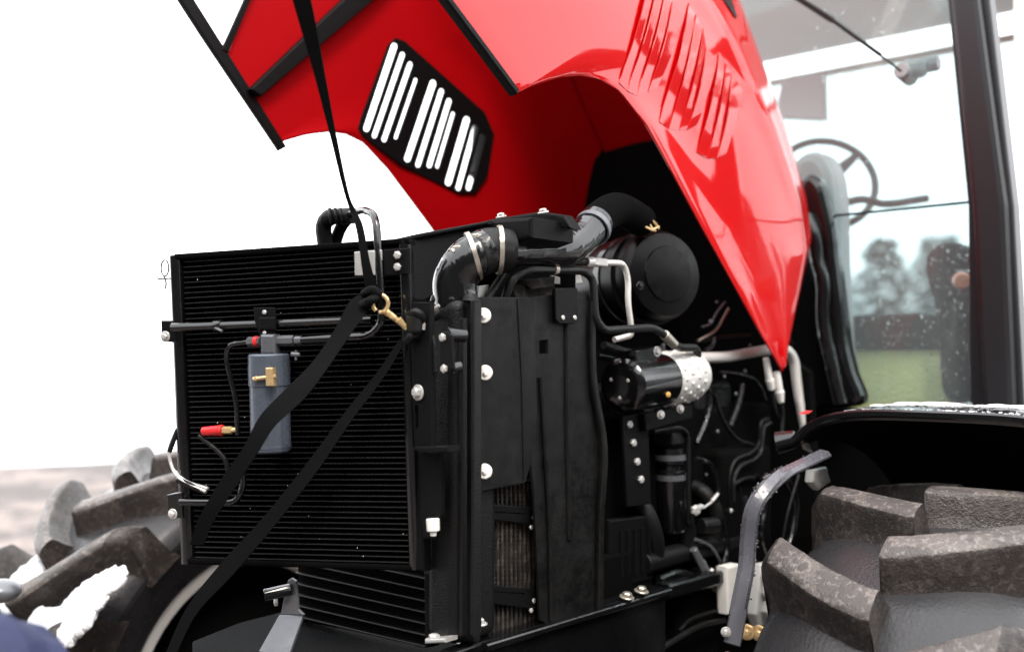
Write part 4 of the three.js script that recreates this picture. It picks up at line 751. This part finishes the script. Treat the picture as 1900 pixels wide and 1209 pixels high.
part('side_pillar', [sweep([V(-0.77, 0.9, -3.5), V(-0.77, 2.86, -3.55)], rect(0.05, 0.06)), sweep([V(0.77, 0.9, -3.9), V(0.77, 2.86, -3.95)], rect(0.05, 0.06))], M.pillar, undefined, cab);
part('windshield', plateP([[1330, -60], [1758, -60], [1800, 380], [1826, 748], [1560, 748], [1420, 420]], RP(CR + 0.028), 0.005, 0.001), M.glassDirty, 'wet windshield', cab);
part('glazing_strip', sweep([onR(1530, 402, CR + 0.02), onR(1797, 375, CR + 0.02)], rect(0.006, 0.008, 0.5), V(0, 1, 0)), M.blackSoft, undefined, cab);
part('rear_window', span(-0.685, 0.685, 0.985, 2.695, 4.222, 4.227, 0.001), M.glassRear, undefined, cab);
part('door_glass', span(0.775, 0.78, 1.0, 2.8, CR + 0.2, 3.85, 0.001), M.glass, undefined, cab);
part('rear_shelf', [span(-0.68, 0.68, 1.16, 1.31, 4.0, 4.19, 0.02)], M.blackSoft, undefined, cab);
part('lower_panel', [plateP([[1560, 641], [1780, 637], [1783, 740], [1790, 780], [1560, 780]], RP(2.95), 0.02, 0.008), ], std({ color: lin(0.80, 0.80, 0.36), roughness: 0.8, bumpMap: rep(fineBump, 3), bumpScale: 0.004 }), 'pale green panel behind the lower glass', cab);
part('console', [plateP([[1560, 585], [1700, 580], [1775, 588], [1780, 648], [1560, 650]], RP(2.93), 0.1, 0.02), plateP(soft([[1712, 480], [1735, 452], [1775, 450], [1806, 480], [1816, 600], [1805, 740], [1752, 740], [1735, 600]]), RP(2.9), 0.1, 0.025)], M.blackSoft, 'dark seat and console behind the glass', cab);
part('dashboard_cowl', [plateP(soft([[1470, 300], [1490, 282], [1518, 282], [1540, 310], [1550, 365], [1553, 480], [1562, 640], [1570, 740], [1500, 745], [1470, 420]]), RP(2.8), 0.12, 0.03)], M.greyPlastic, 'grey dashboard cowl', cab);
part('moulded_pillar', [plateP(soft([[1480, 345], [1497, 322], [1520, 334], [1534, 375], [1546, 430], [1550, 470], [1556, 520], [1562, 570], [1570, 640], [1582, 690], [1598, 745], [1520, 758], [1425, 752], [1428, 640], [1465, 490], [1476, 400]]), RP(2.62), 0.06, 0.018), hose([[1496, 400], [1512, 440], [1516, 480], [1526, 520], [1528, 600], [1540, 660], [1560, 750]].map(([x, y]) => onR(x, y, 2.61)), 0.019, 16)], M.blackGloss, 'glossy black moulded panel beside the windshield', cab);
{
  const c = deep(1530, 340, 3.35), n = V(0.25, 0.75, 0.55).normalize(); n.set(0.55, 0.35, 0.75).normalize();
  const [u, v] = frame(n), rp = []; for (let k = 0; k <= 64; k++) { const a = k / 64 * Math.PI * 2; rp.push(c.clone().addScaledVector(u, 0.158 * Math.cos(a)).addScaledVector(v, 0.158 * Math.sin(a))); }
  part('steering_wheel', [sweep(rp, ring(0.0115, 12)), ...[0.75, 2.6, 4.7].map(a => sweep([c.clone(), c.clone().addScaledVector(u, 0.152 * Math.cos(a)).addScaledVector(v, 0.152 * Math.sin(a))], t => rect(lerp(0.05, 0.022, t), 0.012, 0.4), n.clone().cross(V(0, 1, 0)).normalize())), cyl(c.clone().addScaledVector(n, -0.03), c.clone().addScaledVector(n, 0.015), 0.045, 0.04, 24)], M.wheelGrip, 'dark three-spoke steering wheel', cab);
  part('control_lever', [hose([deep(1560, 378, 3.2), deep(1600, 370, 3.2), deep(1640, 378, 3.2), deep(1720, 368, 3.25)], 0.012, 10)], M.cast, undefined, cab);
  part('wiper_arm', [sweep([onR(1470, -10, CR - 0.03), onR(1545, 38, CR - 0.03)], rect(0.014, 0.01, 0.3), V(0, 1, 0.2)), sweep([onR(1540, 34, CR - 0.035), onR(1634, 102, CR - 0.03)], rect(0.009, 0.009, 0.3), V(0, 1, 0.2)), sweep([onR(1628, 98, CR - 0.03), onR(1672, 132, CR - 0.02)], ring(0.0032, 8))], M.cast, 'wiper arm across the windshield', cab);
  {
    const wd = [], sp = new THREE.SphereGeometry(1, 8, 6);
    for (let k = 0; k < 900; k++) {
      const px = 1500 + rnd() * 320, py = rnd() * rnd() < 0.3 ? rnd() * 745 : 380 + rnd() * 365; if (px > 1752 + py * 0.095) continue;
      const p = onR(px, py, CR + 0.027), r = 0.0008 + 0.0018 * rnd() * rnd(), g = sp.clone(); g.scale(r, r * (1 + rnd() * 1.5), r * 0.5); g.translate(p.x, p.y, p.z); wd.push(g);
    }
    const d = part('rain_drops', wd, M.drop, undefined, cab); d.userData.kind = 'stuff';
  }
  part('wiper_motor', [rbox(onR(1695, 128, CR + 0.07), V(0.07, 0.05, 0.05), 0.02), cyl(onR(1700, 125, CR + 0.09), onR(1742, 117, CR + 0.09), 0.02, 0.018, 18), cyl(onR(1672, 130, CR + 0.02), onR(1690, 146, CR + 0.09), 0.02, 0.02, 16)], M.greyPlastic, undefined, cab);
  part('rear_mirror', [plateP([[1440, 190], [1448, 150], [1470, 137], [1530, 138], [1532, 224], [1445, 220]], RP(3.6), 0.03, 0.012)], M.lining, 'grey mirror seen through the glass', cab);
  part('side_lamp', [plateP([[1772, 500], [1822, 500], [1824, 552], [1776, 548]], RP(CR + 0.08), 0.03, 0.008)], M.steel, undefined, cab);
  part('lamp_lens', [cyl(onR(1783, 520, CR + 0.075), onR(1786, 521, CR + 0.05), 0.022, 0.018, 20)], std({ color: lin(0.62, 0.22, 0.12), roughness: 0.4 }), 'amber lamp lens behind the glass', cab);
}

// ------------------------------------------------------------------ tie-down straps
{
  const s = thing('tie_down_strap', 'black webbing strap hanging from the raised hood to a hook before the condenser', 'strap', onC(690, 545, 0.05));
  // left and right edges: [px, py, distance]
  const pull = (L, R, n) => { const f = a => curve(a.map(([x, y, d]) => deep(x, y, d)), n); return [f(L), f(R)]; };
  const [L1, R1] = pull([[528, -60, 1.50], [543, 0, 1.52], [578, 120, 1.57], [612, 250, 1.62], [641, 365, 1.66], [650, 392, 1.67], [660, 420, 1.675], [672, 500, 1.69], [680, 548, 1.70]], [[560, -60, 1.50], [577, 0, 1.52], [600, 120, 1.57], [624, 250, 1.62], [649, 365, 1.66], [660, 390, 1.675], [672, 415, 1.68], [690, 500, 1.69], [706, 545, 1.70]], 60);
  mesh('webbing', strip(L1, R1, 0.0022), M.web, s);
  const [L2, R2] = pull([[682, 540, 1.69], [652, 556, 1.685], [622, 610, 1.68], [580, 672, 1.675], [530, 722, 1.67], [484, 770, 1.67], [452, 830, 1.68], [410, 890, 1.71], [370, 960, 1.74], [352, 1010, 1.76]], [[704, 552, 1.69], [684, 575, 1.682], [652, 618, 1.674], [610, 680, 1.666], [566, 738, 1.66], [510, 790, 1.66], [478, 840, 1.67], [436, 905, 1.70], [396, 968, 1.735], [378, 1010, 1.755]], 60);
  mesh('webbing', strip(L2, R2, 0.0022), M.web, s);
  const knot = [hose([deep(676, 545, 1.69), deep(692, 538, 1.675), deep(706, 552, 1.685), deep(700, 572, 1.69)], 0.0075, 12), hose([deep(704, 545, 1.69), deep(690, 556, 1.672), deep(672, 566, 1.68)], 0.0075, 12)];
  mesh('knot', knot, M.web, s);
  const ringP = []; for (let k = 0; k <= 26; k++) { const a = k / 26 * Math.PI * 2 * 0.93 + 2.2; ringP.push(deep(706 + 14 * Math.cos(a), 563 + 16 * Math.sin(a), 1.68)); }
  mesh('snap_hook', [sweep(ringP, ring(0.0034, 10)), hose([deep(716, 578, 1.68), deep(732, 590, 1.685), deep(754, 610, 1.69)], t => lerp(0.006, 0.0035, t), 10), cyl(deep(738, 592, 1.685), deep(752, 606, 1.688), 0.0065, 0.004, 10)], M.brass, s, 'brass snap hook');
}
{
  const s = thing('tie_down_strap', 'black rubber strap running from the hinge column down across the condenser to the ground', 'strap', onC(752, 600, 0.03));
  const f = a => curve(a.map(([x, y, d]) => deep(x, y, d)), 60);
  mesh('webbing', strip(f([[742, 628, 1.70], [700, 690, 1.70], [640, 765, 1.705], [560, 872, 1.72], [480, 970, 1.74], [404, 1052, 1.76], [345, 1130, 1.77], [302, 1225, 1.78]]), f([[752, 634, 1.70], [712, 700, 1.70], [656, 775, 1.70], [590, 872, 1.71], [512, 972, 1.73], [432, 1066, 1.75], [364, 1140, 1.765], [322, 1225, 1.775]]), 0.003), M.web, s);
  mesh('loop', [hose([deep(760, 585, 1.70), deep(772, 580, 1.68), deep(784, 590, 1.69), deep(778, 620, 1.70), deep(764, 622, 1.69), deep(756, 634, 1.70)], 0.0075, 12), rbox(deep(768, 601, 1.69), V(0.028, 0.034, 0.02), 0.008)], M.rubber, s);
  mesh('wire_hook', [cyl(deep(787, 590, 1.69), deep(786, 612, 1.69), 0.0035, 0.0035, 8)], M.zinc, s);
}

// ------------------------------------------------------------------ snow on the far tyre, blue tarpaulin, trees, added dark buildings
{
  const list = [], sph = new THREE.IcosahedronGeometry(1, 2);
  const onTyre = (px, py, r) => { const d = sight(px, py), o = camera.position.clone().sub(farC), a = d.y * d.y + d.z * d.z, b = o.y * d.y + o.z * d.z, c = o.y * o.y + o.z * o.z - r * r, D = b * b - a * c; return D < 0 ? null : camera.position.clone().addScaledVector(d, (-b - Math.sqrt(D)) / a); };
  const inside = (x, y, P) => { let c = false; for (let i = 0, k = P.length - 1; i < P.length; k = i++) if ((P[i][1] > y) !== (P[k][1] > y) && x < (P[k][0] - P[i][0]) * (y - P[i][1]) / (P[k][1] - P[i][1]) + P[i][0]) c = !c; return c; };
  for (const P of SNOW) for (let y = 1030; y < 1200; y += 6) for (let x = 0; x < 240; x += 6) {
    const jx = x + rnd() * 8, jy = y + rnd() * 8; if (!inside(jx, jy, P)) continue;
    const c = onTyre(jx, jy, 0.605); if (!c) continue;
    const g = sph.clone(), p = g.attributes.position, k = x * 3.1 + y, sc = 0.007 + 0.016 * rnd(), nrm = c.clone().sub(farC).setX(0).normalize();
    for (let i = 0; i < p.count; i++) { const f = 1 + 0.3 * fbm(p.getX(i) * 2.2 + k, p.getY(i) * 2.2, p.getZ(i) * 2.2, 4); p.setXYZ(i, p.getX(i) * f * sc, p.getY(i) * f * sc, p.getZ(i) * f * sc); }
    g.deleteAttribute('uv'); g.deleteAttribute('normal'); const m = mergeVertices(g); m.scale(1.35, 0.6, 1.35); m.applyQuaternion(new THREE.Quaternion().setFromUnitVectors(V(0, 1, 0), nrm)); m.computeVertexNormals(); m.translate(c.x, c.y, c.z); list.push(m);
  }
  const t = thing('snow_clump', 'white snow packed between the lugs of the far front tyre', 'snow', farC.clone().add(V(0, 0.2, 0.5)));
  mesh('snow', list, M.snow, t);
}
{
  const t = thing('unknown_shape', 'blue tarpaulin at the bottom left corner before the far tyre', 'unknown_shape', deep(20, 1400, 1.3));  // unidentified blue shape, modelled as a draped bundle
  const g = new THREE.IcosahedronGeometry(1, 5), p = g.attributes.position, c = deep(-30, 1345, 1.15);
  for (let i = 0; i < p.count; i++) { const f = 1 + 0.10 * fbm(p.getX(i) * 2, p.getY(i) * 3, p.getZ(i) * 2, 3); p.setXYZ(i, p.getX(i) * f * 0.115, p.getY(i) * f * 0.118, p.getZ(i) * f * 0.1); }
  g.rotateZ(-0.5); g.translate(c.x, c.y, c.z); g.computeVertexNormals();
  mesh('cover', g, M.blue, t);
  const h = new THREE.IcosahedronGeometry(0.03, 3); h.scale(1.0, 0.6, 1); const d = deep(2, 1096, 1.6); h.translate(d.x, d.y, d.z);
  mesh('grey_lump', h, M.steel, t);
}
function spruce(x, z, h, label, wide = 0) {
  const t = thing('spruce_tree', label, 'tree', V(x, 0.3, z), 'trees beyond the cab');
  mesh('trunk', cyl(V(x, 0.2, z), V(x, h * 0.95, z), 0.09, 0.02, 10), std({ color: lin(0.09, 0.06, 0.045), roughness: 0.9 }), t);
  const pos = [], nor = [], sp = [], sn = [];
  for (let k = 0; k < 2600; k++) {
    const f = Math.pow(rnd(), 0.8), y = lerp(0.5, h, f), R = (1 - f) * h * (wide ? 0.34 : 0.44) + 0.08, a = rnd() * 6.283, r = R * Math.sqrt(rnd()) , s = (0.05 + rnd() * 0.11) * (wide ? 3.2 : 1), A = rnd() * 6.28;
    const c = V(x + r * Math.cos(a), y - r * 0.28, z + r * Math.sin(a)), d = V(Math.cos(a) * s * 1.6, -s * 0.5, Math.sin(a) * s * 1.6), w = V(-Math.sin(a) * s * 0.45, 0.1 * s * Math.cos(A), Math.cos(a) * s * 0.45);
    const tgt = rnd() < (wide ? 0.08 : 0.5) ? sp : pos, up = tgt === sp ? 0.02 : 0;
    for (const p of [c.clone().sub(w), c.clone().add(d), c.clone().add(w)]) tgt.push(p.x, p.y + up, p.z);
  }
  for (const [arr, nm, mat] of [[pos, 'crown', FOL], [sp, 'snow_load', M.snow]]) { const g = new THREE.BufferGeometry(); g.setAttribute('position', new THREE.Float32BufferAttribute(arr, 3)); g.computeVertexNormals(); mesh(nm, g, mat, t); }
  return t;
}
const FOL = std({ color: lin(0.035, 0.06, 0.042), roughness: 0.85, side: THREE.DoubleSide });
spruce(-4.6, -15.5, 3.3, 'snowy spruce seen through the cab windows, the tallest one beside the dark seat');
spruce(-6.1, -16.5, 2.9, 'snowy spruce seen through the cab windows, just right of the grey dashboard cowl');
spruce(-3.4, -15.0, 3.0, 'snowy spruce seen through the cab windows, nearest the front post');
spruce(-5.4, -17.5, 2.7, 'low snowy spruce seen through the cab windows in the gap between two taller ones');
spruce(-5.0, -19.5, 3.7, 'tall snowy spruce seen through the cab windows, at the back of the group');
spruce(-6.9, -19.0, 3.2, 'snowy spruce seen through the cab windows, at the far left of the group');
spruce(-4.1, -18.2, 3.3, 'snowy spruce seen through the cab windows, just behind the one nearest the post');
spruce(-5.8, -21.0, 3.9, 'spruce seen through the cab windows, deepest in the group');
const woodTree = spruce(17, -24, 7.5, 'tall dark spruce in the row along the yard edge, right of the picture', 1); woodTree.userData.group = 'dark spruces along the yard edge';
for (let k = 0; k < 26; k++) { const c = woodTree.clone(); c.name = numbered('spruce_tree'); c.position.set(21 - 2 * Math.sin(k) - 0.12 * k + (k > 20 ? 0 : 0), 0.3, -46 + k * 1.9); c.rotation.y = k * 1.7; c.scale.setScalar(0.6 + 0.28 * rnd()); scene.add(c); }
{
  const t = thing('sky_blocker_shed', 'added dark shed that blocks the sky behind the photographer, outside the picture', 'shed', V(6.5, 0, 6));  // unseen, added to keep sky light off the tractor front
  const q = new THREE.Quaternion().setFromAxisAngle(V(0, 1, 0), 0.75), mk = g => { g.applyQuaternion(q); g.translate(6.2, 0, 6.2); return g; };
  mesh('wall', mk(rbox(V(0, 3.2, 0), V(26, 6.4, 0.3), 0.02)), std({ color: lin(0.035, 0.032, 0.03), roughness: 0.85 }), t);
  mesh('roof', mk(rbox(V(0, 6.6, 1.5), V(27, 0.25, 4.5), 0.02)), std({ color: lin(0.05, 0.05, 0.052), roughness: 0.7 }), t);
}
{
  const t = thing('sky_blocker_wing', 'added dark workshop across the yard in front of the tractor, outside the picture', 'sky_blocker_wing', V(-8, 0, 10));  // unseen second wing, added to darken reflections in the black parts
  mesh('wall', rbox(V(-8, 3, 10), V(24, 6, 0.3), 0.02), std({ color: lin(0.03, 0.029, 0.028), roughness: 0.85 }), t);
  mesh('roof', rbox(V(-8, 6.2, 11.5), V(25, 0.25, 4.2), 0.02), std({ color: lin(0.05, 0.05, 0.052), roughness: 0.7 }), t);
}
renderer.render(scene, camera);
